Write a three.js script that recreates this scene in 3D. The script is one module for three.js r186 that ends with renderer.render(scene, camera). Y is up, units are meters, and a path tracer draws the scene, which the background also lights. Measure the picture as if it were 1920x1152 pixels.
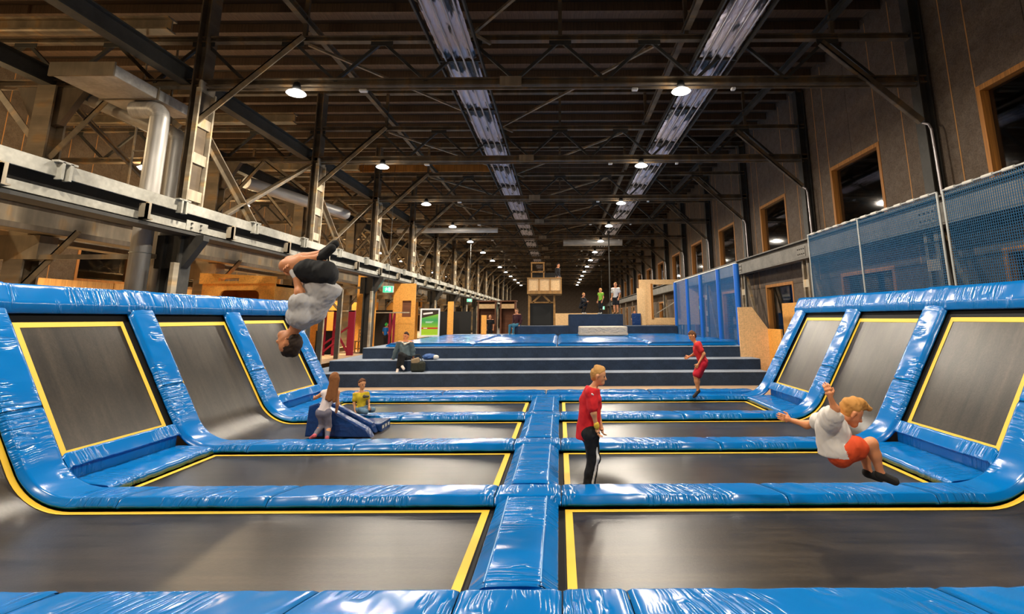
import * as THREE from 'three';
import { mergeGeometries } from 'three/addons/utils/BufferGeometryUtils.js';
import { RoundedBoxGeometry } from 'three/addons/geometries/RoundedBoxGeometry.js';
import { RectAreaLightUniformsLib } from 'three/addons/lights/RectAreaLightUniformsLib.js';

// ---------- camera, light, exposure ----------
const scene = new THREE.Scene();
scene.background = new THREE.Color(0x000000);               // night outside the windows
const FOCAL = 1000, PITCH = 11.2 * Math.PI / 180, ROLL = 0.3 * Math.PI / 180, EYE = 2.0;
const camera = new THREE.PerspectiveCamera(2 * Math.atan(753 / FOCAL) * 180 / Math.PI, 2096 / 1506, 0.1, 400);
camera.setViewOffset(2096, 1506, 0, 354, 1920, 1152);       // shifted crop of a wide lens
camera.position.set(0, EYE, 0);
camera.rotation.order = 'YXZ';
camera.rotation.set(PITCH, 0, -ROLL);
const renderer = new THREE.WebGLRenderer({ antialias: true });
renderer.toneMapping = THREE.LinearToneMapping;
renderer.toneMappingExposure = 1.0;
renderer.shadowMap.enabled = true;
RectAreaLightUniformsLib.init();
const LAMP_COLOR = new THREE.Color(1.0, 0.89, 0.74), LAMP_POWER = 920, LAMP_FILL = 1.9, AISLE_COLOR = new THREE.Color(1.0, 0.74, 0.42), AISLE_POWER = 900, AISLE_FILL = 26;  // each lamp also holds an added fill light for roof and aisle

// ---------- helpers ----------
let seed = 7;
const rnd = () => { seed = (seed * 1664525 + 1013904223) >>> 0; return seed / 4294967296; };
const rr = (a, b) => a + (b - a) * rnd();
const V = (x, y, d) => new THREE.Vector3(x, y, -d);         // d: metres into the hall
// pixel of the photograph at depth d -> point of the hall
function at(px, py, d) {
  const a0 = px - 1048, b0 = py - 398.995, cr = Math.cos(ROLL), sr = Math.sin(ROLL), a = (a0 * cr - b0 * sr) / FOCAL, b = -(a0 * sr + b0 * cr) / FOCAL;
  const c = Math.cos(PITCH), s = Math.sin(PITCH), t = d / (c - b * s);
  return new THREE.Vector3(a * t, EYE + (b * c + s) * t, -d);
}
const names = new Map();
function numbered(n) { const k = names.get(n) || 0; names.set(n, k + 1); return k ? n + '_' + String(k).padStart(3, '0') : n; }
function tag(o, label, category, group, kind) { o.userData = { label, category }; if (group) o.userData.group = group; if (kind) o.userData.kind = kind; return o; }
function thing(name, label, category, group, pos) { const o = new THREE.Group(); o.name = numbered(name); if (pos) o.position.copy(pos); scene.add(o); return tag(o, label, category, group); }
function mesh(name, geo, mat, parent) {
  const m = new THREE.Mesh(geo, mat); m.castShadow = m.receiveShadow = true;
  m.name = parent && parent !== scene ? name : numbered(name); (parent || scene).add(m);
  if (parent && parent.isGroup) m.position.copy(parent.position).negate();
  return m;
}
function struct(name, geo, mat, parent) { const m = mesh(name, geo, mat, parent); if (!parent || parent === scene) m.userData.kind = 'structure'; return m; }
function structGroup(name) { const o = new THREE.Group(); o.name = numbered(name); o.userData.kind = 'structure'; scene.add(o); return o; }
// uv in metres from the position, by the main direction of the normal
function boxUV(g) {
  const p = g.attributes.position, n = g.attributes.normal, uv = new Float32Array(p.count * 2);
  for (let i = 0; i < p.count; i++) {
    const ax = Math.abs(n.getX(i)), ay = Math.abs(n.getY(i)), az = Math.abs(n.getZ(i)), x = p.getX(i), y = p.getY(i), z = p.getZ(i);
    if (ay >= ax && ay >= az) { uv[2 * i] = x; uv[2 * i + 1] = z; } else if (ax >= az) { uv[2 * i] = z; uv[2 * i + 1] = y; } else { uv[2 * i] = x; uv[2 * i + 1] = y; }
  }
  g.setAttribute('uv', new THREE.BufferAttribute(uv, 2)); return g;
}
const strip3 = (g) => { const q = g.index ? g.toNonIndexed() : g; for (const k of Object.keys(q.attributes)) if (!['position', 'normal', 'uv'].includes(k)) q.deleteAttribute(k); return q; };
const merge = (list) => mergeGeometries(list.map(strip3));
function box(x0, x1, y0, y1, d0, d1, bevel) {
  const w = x1 - x0, h = y1 - y0, l = d1 - d0;
  const g = bevel ? new RoundedBoxGeometry(w, h, l, 2, bevel) : new THREE.BoxGeometry(w, h, l);
  g.translate((x0 + x1) / 2, (y0 + y1) / 2, -(d0 + d1) / 2); return boxUV(g);
}
// bar of section w x h between two points
function bar(a, b, w, h, up) {
  const dir = b.clone().sub(a), len = dir.length(); dir.normalize();
  const u = up || (Math.abs(dir.y) > 0.95 ? new THREE.Vector3(0, 0, 1) : new THREE.Vector3(0, 1, 0));
  const sx = new THREE.Vector3().crossVectors(u, dir).normalize(), sy = new THREE.Vector3().crossVectors(dir, sx);
  const g = new THREE.BoxGeometry(w, h, len); const uv = g.attributes.uv, p = g.attributes.position, n = g.attributes.normal;
  for (let i = 0; i < p.count; i++) { const z = p.getZ(i); if (Math.abs(n.getZ(i)) < 0.5) uv.setXY(i, z, Math.abs(n.getX(i)) > 0.5 ? p.getY(i) : p.getX(i)); }
  g.applyMatrix4(new THREE.Matrix4().makeBasis(sx, sy, dir).setPosition(a.clone().add(b).multiplyScalar(0.5))); return g;
}
// L-angle or I-section bars
function angleBar(a, b, w, t, up) {
  const dir = b.clone().sub(a).normalize(), u = up || (Math.abs(dir.y) > 0.95 ? new THREE.Vector3(0, 0, 1) : new THREE.Vector3(0, 1, 0));
  const sx = new THREE.Vector3().crossVectors(u, dir).normalize(), sy = new THREE.Vector3().crossVectors(dir, sx);
  const o1 = sy.clone().multiplyScalar(w / 2 - t / 2), o2 = sx.clone().multiplyScalar(w / 2 - t / 2);
  return merge([bar(a.clone().add(o1), b.clone().add(o1), w, t, u), bar(a.clone().add(o2), b.clone().add(o2), t, w, u)]);
}
function iBar(a, b, w, h, t, up) {
  const dir = b.clone().sub(a).normalize(), u = up || (Math.abs(dir.y) > 0.95 ? new THREE.Vector3(0, 0, 1) : new THREE.Vector3(0, 1, 0));
  const sx = new THREE.Vector3().crossVectors(u, dir).normalize(), sy = new THREE.Vector3().crossVectors(dir, sx);
  const o = sy.clone().multiplyScalar(h / 2 - t / 2);
  return merge([bar(a.clone().add(o), b.clone().add(o), w, t, u), bar(a.clone().sub(o), b.clone().sub(o), w, t, u), bar(a, b, t, h - 2 * t, u)]);
}
function tube(points, r, seg = 8, closed = false) {
  const c = new THREE.CatmullRomCurve3(points, closed, 'catmullrom', 0.15);
  const g = new THREE.TubeGeometry(c, Math.max(2, (points.length - 1) * 6), r, seg, closed), L = c.getLength(), uv = g.attributes.uv;
  for (let i = 0; i < uv.count; i++) uv.setXY(i, uv.getX(i) * L, uv.getY(i) * r * 6.28); return g;
}
function rod(a, b, r, seg = 8) {
  const dir = b.clone().sub(a), len = dir.length(), g = new THREE.CylinderGeometry(r, r, len, seg, 1);
  g.applyQuaternion(new THREE.Quaternion().setFromUnitVectors(new THREE.Vector3(0, 1, 0), dir.normalize())); g.translate((a.x + b.x) / 2, (a.y + b.y) / 2, (a.z + b.z) / 2); return g;
}
// flat polygon in the x/y plane, pushed back from depth d by thickness t
function plate(pts, d, t, hole) {
  const s = new THREE.Shape(pts.map(([x, y]) => new THREE.Vector2(x, y)));
  if (hole) s.holes.push(new THREE.Path(hole.map(([x, y]) => new THREE.Vector2(x, y))));
  const g = new THREE.ExtrudeGeometry(s, { depth: t, bevelEnabled: false }); g.translate(0, 0, -d - t); return boxUV(g);
}

// ---------- computed textures ----------
function lattice(seedN) { const a = new Float32Array(65536); let s = seedN >>> 0; for (let i = 0; i < 65536; i++) { s = (s * 1664525 + 1013904223) >>> 0; a[i] = s / 4294967296; } return a; }
const LAT = lattice(99);
function vnoise(x, y, px, py, o) { // periodic value noise
  const xi = Math.floor(x), yi = Math.floor(y), fx = x - xi, fy = y - yi, u = fx * fx * (3 - 2 * fx), v = fy * fy * (3 - 2 * fy);
  const m = (a, n) => ((a % n) + n) % n, h = (a, b) => LAT[(m(a, px) * 251 + m(b, py) * 977 + o * 7919) & 65535];
  return (h(xi, yi) * (1 - u) + h(xi + 1, yi) * u) * (1 - v) + (h(xi, yi + 1) * (1 - u) + h(xi + 1, yi + 1) * u) * v;
}
function fbm(u, v, fx, fy, oct, o) { let s = 0, a = 0.5, t = 0; for (let i = 0; i < oct; i++) { s += a * vnoise(u * fx, v * fy, fx, fy, o + i); t += a; a *= 0.5; fx *= 2; fy *= 2; } return s / t; }
function tex(w, h, fn, color, rep = 1) {
  const data = new Uint8Array(w * h * 4);
  for (let y = 0; y < h; y++) for (let x = 0; x < w; x++) {
    const c = fn(x / w, y / h), i = (y * w + x) * 4;
    if (typeof c === 'number') data[i] = data[i + 1] = data[i + 2] = Math.max(0, Math.min(255, c * 255)); else for (let k = 0; k < 3; k++) data[i + k] = Math.max(0, Math.min(255, c[k] * 255));
    data[i + 3] = 255;
  }
  const t = new THREE.DataTexture(data, w, h); t.wrapS = t.wrapT = THREE.RepeatWrapping; t.magFilter = t.minFilter = THREE.LinearFilter;
  if (color) t.colorSpace = THREE.SRGBColorSpace; if (Array.isArray(rep)) t.repeat.set(rep[0], rep[1]); else t.repeat.set(rep, rep); t.needsUpdate = true; return t;
}
const clamp = (x, a = 0, b = 1) => Math.max(a, Math.min(b, x)), sstep = (a, b, x) => { const t = clamp((x - a) / (b - a)); return t * t * (3 - 2 * t); };
const mottled = tex(256, 256, (u, v) => 0.72 + 0.28 * fbm(u, v, 6, 6, 5, 1) * 1.0 + 0.12 * (fbm(u, v, 40, 40, 2, 9) - 0.5), true, 0.5);
const stained = tex(256, 512, (u, v) => { const s = fbm(u, v, 24, 4, 4, 3), p = fbm(u, v, 5, 7, 4, 12); const k = 0.62 + 0.5 * s * p + 0.12 * p; const r = sstep(0.62, 0.8, p); return [k, k * (1 - 0.08 * r), k * (1 - 0.2 * r)]; }, true, [0.5, 0.3]);
const flakes = tex(512, 512, (u, v) => { const a = fbm(u, v, 60, 22, 2, 21), b = fbm(u, v, 22, 60, 2, 23), c = fbm(u, v, 5, 5, 3, 25); const k = 0.78 + 0.35 * (Math.max(a, b) - 0.55) + 0.16 * (c - 0.5); return [k, k * (0.97 + 0.05 * c), k * (0.92 + 0.1 * c)]; }, true, 1.1);
const osbTex = tex(512, 512, (u, v) => { const a = fbm(u, v, 46, 14, 2, 31), b = fbm(u, v, 14, 46, 2, 33), c = fbm(u, v, 30, 30, 2, 35); const k = 0.93 + 0.22 * (Math.max(a, b) - 0.58) - 0.05 * sstep(0.62, 0.75, c); return [k, k * 0.99, k * 0.97]; }, true, 1.2);
const grain = tex(256, 512, (u, v) => { const g = fbm(u, v, 40, 3, 4, 41), l = fbm(u, v, 8, 2, 3, 43); return 0.66 + 0.3 * g + 0.18 * (l - 0.3); }, true, [1.6, 0.5]);
const grainAcross = grain.clone(); grainAcross.rotation = Math.PI / 2; grainAcross.needsUpdate = true;
const weave = tex(512, 512, (u, v) => { const s = fbm(u, v, 3, 26, 4, 51), q = fbm(u, v, 4, 4, 4, 53), f = fbm(u, v, 120, 120, 1, 55); const k = 0.5 + 0.42 * s + 0.46 * (q - 0.45) + 0.14 * (f - 0.5); return [k, k * 0.97, k * 0.92]; }, true, [0.35, 0.5]);
const weaveBump = tex(256, 256, (u, v) => 0.5 + 0.25 * Math.sin(u * Math.PI * 2 * 64) * Math.sin(v * Math.PI * 2 * 64) + 0.3 * (fbm(u, v, 30, 30, 2, 57) - 0.5), false, 2);
// wrinkled vinyl: sharp folds lying across the pad, patchy, some slanting
const wrinkle = tex(1024, 512, (u, v) => {
  const w1 = fbm(u, v, 4, 3, 3, 61) - 0.5, w2 = fbm(u, v, 3, 4, 3, 63) - 0.5;
  const uu = u + 0.05 * w1 + 0.02 * Math.sin(v * 6.283) * w2, a = 1 - Math.abs(2 * vnoise(uu * 26, v * 3 + w2, 26, 3, 65) - 1), b = 1 - Math.abs(2 * vnoise(uu * 60, v * 5, 60, 5, 67) - 1), c = vnoise(u * 9, v * 4, 9, 4, 69);
  const patch = sstep(0.4, 0.68, fbm(u, v, 5, 3, 2, 71));
  return 0.2 + patch * (0.36 * Math.pow(a, 4) + 0.16 * Math.pow(b, 3)) + 0.25 * c;
}, false, [0.62, 1.0]);
const crumple = tex(512, 512, (u, v) => { const a = 1 - Math.abs(2 * fbm(u, v, 7, 7, 3, 81) - 1), b = 1 - Math.abs(2 * fbm(u, v, 16, 16, 2, 83) - 1); return 0.6 * a * a + 0.35 * b; }, false, 0.8);
const foilReflections = tex(256, 1024, (u, v) => { const q = fbm(u, v, 3, 26, 4, 91), r = fbm(u, v, 8, 60, 3, 93), k = sstep(0.42, 0.56, q * 0.7 + r * 0.3); const c = 0.1 + 0.78 * k + 0.1 * r; return [c, c * 0.98, c * 1.0]; }, true, [1.2, 0.16]);  // pale and dark blotches paint in the reflections of the foil
const carpetBump = tex(256, 256, (u, v) => fbm(u, v, 90, 90, 2, 95), false, 3);
const carpetMap = tex(256, 256, (u, v) => 0.8 + 0.25 * (fbm(u, v, 80, 80, 2, 97) - 0.5) + 0.2 * (fbm(u, v, 5, 5, 3, 98) - 0.5), true, 1);

// ---------- materials ----------
const std = (color, roughness = 0.7, extra = {}) => new THREE.MeshStandardMaterial({ color, roughness, ...extra });
const phy = (color, roughness = 0.5, extra = {}) => new THREE.MeshPhysicalMaterial({ color, roughness, ...extra });
const M = {
  vinyl: phy(0x006fbc, 0.19, { bumpMap: wrinkle, bumpScale: 0.026 }),
  vinylSmooth: phy(0x005cac, 0.28, { bumpMap: crumple, bumpScale: 0.012 }),
  vinylNavy: phy(0x16386f, 0.3, { bumpMap: crumple, bumpScale: 0.012 }),
  glintPiping: phy(0x7fb4e6, 0.3),  // pale colour stands in for the highlight along the crease
  mat: phy(0x463f37, 0.28, { map: weave, bumpMap: weaveBump, bumpScale: 0.0012 }),
  black: std(0x0b0b0b, 0.8),
  yellow: std(0xf0c23a, 0.55, { bumpMap: weaveBump, bumpScale: 0.001 }),
  steel: std(0xab987b, 0.62, { map: stained }),
  steelDim: std(0x7d6b54, 0.68, { map: stained }),
  steelDark: std(0x44423d, 0.6, { map: mottled }),
  rail: std(0xc9c6b8, 0.5, { map: mottled }),
  webGrey: std(0x7f7a70, 0.55, { map: mottled }),
  cream: std(0xd8c8ac, 0.6, { map: stained }),
  duct: std(0xd6d2cb, 0.42, { map: mottled, metalness: 0.25 }),
  purlin: std(0x6a523c, 0.8, { map: grain }),
  deck: std(0x3a2d22, 0.9, { map: grainAcross }),
  wall: std(0x7e6d5f, 0.85, { map: flakes }),
  joint: std(0xc08a50, 0.8),
  frame: std(0xcf8836, 0.6, { map: grain }),
  osb: std(0xffd6a0, 0.7, { map: osbTex }),
  osbOrange: std(0xffb654, 0.65, { map: osbTex }),
  woodFloor: std(0xdfbc98, 0.5, { map: grainAcross }),
  wood: std(0xc08f50, 0.7, { map: grain }),
  woodRed: std(0x8a5638, 0.7, { map: grainAcross }),
  concrete: std(0x6f655a, 0.85, { map: mottled }),
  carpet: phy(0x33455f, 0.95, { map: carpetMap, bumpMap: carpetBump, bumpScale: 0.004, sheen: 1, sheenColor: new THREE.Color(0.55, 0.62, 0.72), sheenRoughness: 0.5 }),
  litTread: phy(0xb0bed2, 0.9, { map: carpetMap, bumpMap: carpetBump, bumpScale: 0.003, sheen: 1, sheenColor: new THREE.Color(0.6, 0.66, 0.75), sheenRoughness: 0.4 }),  // step tops coloured paler than the risers to paint in overhead light
  glass: phy(0xffffff, 0.04, { transmission: 1, thickness: 0, ior: 1.5 }),
  foil: std(0xe6e0e4, 0.42, { map: foilReflections, metalness: 0.3, bumpMap: crumple, bumpScale: 0.02 }),
  pipe: std(0xb4aeb0, 0.35, { metalness: 0.6 }),
  netBlue: std(0x0f6fb0, 0.6), netPost: phy(0x0b62c4, 0.35), netCord: std(0xd9d6cc, 0.6), netTeal: std(0x0c5a86, 0.7),
  crash: std(0xb9ab98, 0.6, { bumpMap: crumple, bumpScale: 0.02 }),
  red: std(0x8c1030, 0.5), galv: std(0xb5b8b6, 0.4, { metalness: 0.5 }),
  darkPanel: std(0x151616, 0.7), lampBody: std(0x2c2c2c, 0.5, { metalness: 0.4 }),
  lampGlow: std(0xffffff, 0.4, { emissive: new THREE.Color(1, 0.95, 0.85), emissiveIntensity: 7 }),
  plastic: std(0xe8e6e0, 0.4),
};

// ================= THE HALL =================
const BAY = 6.05, T = (k) => 11.6 + BAY * k, K0 = -2, K1 = 13, XR = 8.6, XL = -18.0, ROOF = 10.1, DEND = T(K1) + 4, DNEAR = T(K0) - 2;

// floor
struct('floor', box(XL - 0.3, XR + 0.3, -0.35, -0.06, DNEAR, DEND), M.concrete);
// wooden strip of floor between the court and the steps
tag(mesh('floor_strip', box(-7.0, 6.6, -0.06, -0.02, 14.0, 16.8), M.woodFloor), 'pale wooden floor strip in front of the carpeted steps', 'floor');
// raised wooden deck on the left, with dark red front boards
{
  const g = thing('wooden_deck', 'pale raised wooden deck left of the carpeted steps with reddish front boards', 'deck', null, V(-10.6, -0.06, 16.4));
  for (let i = 0; i < 7; i++) mesh('deck_plank', box(-11.45 + i * 0.38, -11.45 + i * 0.38 + 0.37, 0.52, 0.58, 15.4, 34), M.woodFloor, g);
  for (const [a, b] of [[15.4, 17.2], [18.1, 23.2], [24.2, 29.2]]) for (const x of [-8.79, -8.43]) mesh('deck_plank', box(x, x + 0.35, 0.52, 0.58, a, b), M.woodFloor, g);
  for (let i = 0; i < 3; i++) mesh('front_board', box(-11.45, -8.13, -0.05 + i * 0.19, 0.13 + i * 0.19, 15.36, 15.4), M.woodRed, g);
  for (let i = 0; i < 3; i++) mesh('side_board', box(-8.11, -8.07, -0.05 + i * 0.19, 0.13 + i * 0.19, 15.4, 17.2), M.woodRed, g);
}
// ceiling: deck plus purlins running across
{
  const c = structGroup('ceiling');
  mesh('roof_deck', box(XL - 0.3, XR + 0.3, ROOF + 0.2, ROOF + 0.4, DNEAR, DEND), M.deck, c);
  for (let d = DNEAR + 0.4; d < 62; d += 1.0) mesh('purlin', box(XL, XR, ROOF - 0.06 + 0.0, ROOF + 0.2, d, d + 0.13), M.purlin, c);
  for (let d = DNEAR + 0.9; d < 62; d += 1.0) mesh('roof_board', box(XL, XR, ROOF + 0.16, ROOF + 0.2, d - 0.2, d + 0.25), M.purlin, c);
  const far = []; for (let d = 62; d < DEND; d += 2) far.push(box(XL, XR, ROOF - 0.06, ROOF + 0.2, d, d + 0.18));
  const f = mesh('far_purlins', merge(far), M.purlin, c); f.userData.kind = 'stuff';
}
struct('floor_rear', box(XL, XR, -0.06, 0.5, 34.1, DEND), M.concrete);
// end walls
struct('wall_far', box(XL - 0.3, XR + 0.3, -0.06, ROOF + 0.2, DEND, DEND + 0.3), M.wall);
struct('wall_near', box(XL - 0.3, XR + 0.3, -0.06, ROOF + 0.2, DNEAR - 0.3, DNEAR), M.wall);

// side walls of chipboard panels with windows in every bay
function sideWall(name, X, s, hi, lo, hiOff, labelSide) {
  const w = structGroup(name), x0 = s > 0 ? X : X - 0.12, x1 = s > 0 ? X + 0.12 : X;
  const bx0 = s > 0 ? X + 0.06 : X - 0.2, bx1 = s > 0 ? X + 0.2 : X - 0.06;
  const P = (y0, y1, d0, d1, m = M.wall) => { if (y1 - y0 > 0.05) mesh('panel', box(x0, x1, y0 + 0.006, y1 - 0.006, d0 + 0.008, d1 - 0.008), m, w); };
  let n = 0;
  for (let k = K0; k < K1; k++) {
    const t = T(k) + hiOff, far = k > 8;
    const cols = [[0.0, 1.05], [1.05, 2.1], [2.1, 4.75], [4.75, 5.4], [5.4, BAY]];
    cols.forEach(([a, b], i) => {
      if (i === 2) { P(hi[1], ROOF + 0.2, t + a, t + (a + b) / 2); P(hi[1], ROOF + 0.2, t + (a + b) / 2, t + b); P(lo[1], hi[0], t + a, t + (a + b) / 2, M.wall); P(lo[1], hi[0], t + (a + b) / 2, t + b, M.wall); P(-0.06, lo[0], t + a, t + b); }
      else { P(3.2, ROOF + 0.2, t + a, t + b); P(-0.06, 3.2, t + a, t + b, i % 2 ? M.wall : M.wall); }
    });
    // pale battens behind the joints
    for (const o of [0, 1.05, 2.1, 4.75, 5.4]) mesh('joint_batten', box(s > 0 ? X - 0.004 : X - 0.05, s > 0 ? X + 0.05 : X + 0.004, o === 2.1 || o === 4.75 ? hi[1] : 3.2, ROOF, t + o - 0.014, t + o + 0.014), M.joint, w);
    // windows
    for (const [y0, y1] of [hi, lo]) {
      const win = structGroup('window_' + (++winCount)), a = t + 2.1, b = t + 4.75, fx0 = s > 0 ? X - 0.012 : X - 0.17, fx1 = s > 0 ? X + 0.17 : X + 0.012;
      mesh('window_frame', merge([box(fx0, fx1, y1 - 0.11, y1, a, b), box(fx0, fx1, y0, y0 + 0.11, a, b), box(fx0, fx1, y0 + 0.11, y1 - 0.11, a, a + 0.11), box(fx0, fx1, y0 + 0.11, y1 - 0.11, b - 0.11, b)]), M.frame, win);
      mesh('pane', box(s > 0 ? X + 0.12 : X - 0.13, s > 0 ? X + 0.13 : X - 0.12, y0 + 0.1, y1 - 0.1, a + 0.1, b - 0.1), M.glass, win);
    }
  }
  // outer skin above and beside the openings keeps the night out between panels
  return w;
}
let winCount = 0;
sideWall('wall_right', XR, 1, [4.5, 6.62], [0.5, 3.3], 0);
sideWall('wall_left', XL, -1, [3.45, 5.0], [0.3, 2.6], 0.1);

// ---------- roof trusses ----------
const UPD = new THREE.Vector3(0, 0, 1);
const ORD = ['first', 'second', 'third', 'fourth', 'fifth', 'sixth', 'seventh', 'eighth', 'ninth', 'tenth', 'eleventh', 'twelfth', 'thirteenth', 'fourteenth', 'fifteenth'];
const which = (k) => (k < 0 ? (k < -1 ? 'above the near end of the court' : 'above the first trampoline beds') : ORD[k] + ' from the ventilation pipes');
for (let k = K0; k <= K1; k++) {
  const d = T(k), near = k <= 6;
  const g = thing('roof_truss', 'beige steel lattice truss spanning the hall, ' + which(k), 'truss', 'steel trusses across the hall', V(0, 7.4, d));
  mesh('bottom_chord', merge([iBar(V(XL, 7.4, d), V(XR, 7.4, d), 0.2, 0.18, 0.03), bar(V(-8.3, 7.24, d - 0.02), V(8.4, 7.24, d - 0.02), 0.05, 0.05)]), M.steelDim, g);
  mesh('aisle_chord', iBar(V(XL, 8.9, d), V(-9.2, 8.9, d), 0.3, 0.34, 0.04), M.steel, g);
  mesh('middle_chord', iBar(V(XL, 8.5, d), V(XR, 8.5, d), 0.16, 0.14, 0.025), M.steelDim, g);
  mesh('top_chord', iBar(V(XL, 9.9, d), V(XR, 9.9, d), 0.2, 0.24, 0.03), M.steelDim, g);
  for (let n = -8; n <= 3; n++) {
    const x = 0.05 + n * 2.1; if (x < XL + 1 || x > XR - 0.5) continue;
    if (x - 1.05 > XL) mesh('diagonal', bar(V(x, 8.45, d), V(x - 1.05, 7.45, d), 0.07, 0.07, UPD), M.steelDark, g);
    if (x + 1.05 < XR) mesh('diagonal', bar(V(x, 8.45, d), V(x + 1.05, 7.45, d), 0.07, 0.07, UPD), M.steelDark, g);
    if (near) mesh('gusset_plate', box(x - 0.26, x + 0.26, 8.32, 8.5, d - 0.05, d - 0.035), M.steelDark, g);
  }
  for (const x of [-14.1, -6, 0.05, 3.05, 6.5]) mesh('post', bar(V(x, 8.55, d), V(x, 9.8, d), 0.09, 0.09), M.steelDim, g);
  mesh('coupling', box(-1.35, -0.85, 7.26, 7.5, d - 0.125, d - 0.1), M.steel, g);
  // knee braces down to the columns
  mesh('knee_brace', angleBar(V(-8.24, 6.36, d - 0.12), V(-5.95, 8.5, d - 0.12), 0.15, 0.03, UPD), M.steel, g);
  mesh('knee_brace', angleBar(V(8.24, 6.34, d - 0.12), V(6.15, 8.3, d - 0.12), 0.13, 0.03, UPD), M.steelDim, g);
  mesh('knee_brace', angleBar(V(-8.6, 6.3, d - 0.05), V(-10.0, 7.35, d - 0.05), 0.12, 0.03, UPD), M.steel, g);
  mesh('knee_brace', angleBar(V(-11.95, 6.1, d - 0.05), V(-14.0, 8.45, d - 0.05), 0.13, 0.03, UPD), M.steel, g);
  mesh('knee_brace', angleBar(V(-11.45, 5.6, d - 0.05), V(-10.1, 7.3, d - 0.05), 0.12, 0.03, UPD), M.steel, g);
}
// bracing between trusses, in the roof plane and along the column line
for (let k = K0; k < 9; k++) {
  const a = T(k), b = T(k + 1);
  const g = thing('roof_bracing', 'thin steel cross braces between roof trusses, bay ' + which(k), 'bracing', 'bracing between trusses', V(-2, 8.4, (a + b) / 2));
  mesh('brace', bar(V(-5.9, 8.38, a), V(-1.6, 8.38, b), 0.06, 0.06), M.steel, g);
  mesh('brace', bar(V(2.4, 8.38, a), V(-2.3, 8.38, b), 0.06, 0.06), M.steel, g);
  const h = thing('column_bracing', 'tan steel V bracing above the pale rail, bay ' + which(k), 'bracing', 'V bracing along the column line', V(-8.4, 4.6, (a + b) / 2));
  if (k < 0) { scene.remove(h); continue; }
  mesh('brace', angleBar(V(-8.42, 6.5, a + 0.25), V(-8.42, 4.55, a + 2.9), 0.16, 0.03), M.steel, h);
  mesh('brace', angleBar(V(-8.42, 4.55, a + 1.6), V(-8.42, 7.1, b - 0.2), 0.16, 0.03), M.steel, h);
  mesh('brace', angleBar(V(-11.7, 7.2, a + 0.3), V(-11.7, 4.6, b - 0.3), 0.1, 0.03), M.steelDim, h);
}
// long members running the length of the hall
for (const [x, y, w, h, m, l] of [[-6.0, 9.0, 0.14, 0.18, M.steelDim, 'long dim steel tie above the lamp row beside the columns'], [3.05, 8.75, 0.14, 0.16, M.steelDim, 'long dim steel tie between the two foil heating strips'], [6.5, 9.0, 0.14, 0.18, M.steelDark, 'long dark steel tie near the windowed wall'],
  [-8.62, 7.55, 0.24, 0.4, M.steelDark, 'long dark girder on top of the tall columns'], [-11.7, 7.5, 0.24, 0.4, M.steelDark, 'long dark girder on top of the aisle columns']]) {
  tag(mesh('longitudinal_girder', iBar(V(x, y, DNEAR), V(x, y, DEND - 0.2), w, h, 0.03), m), l, 'girder');
}

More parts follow.
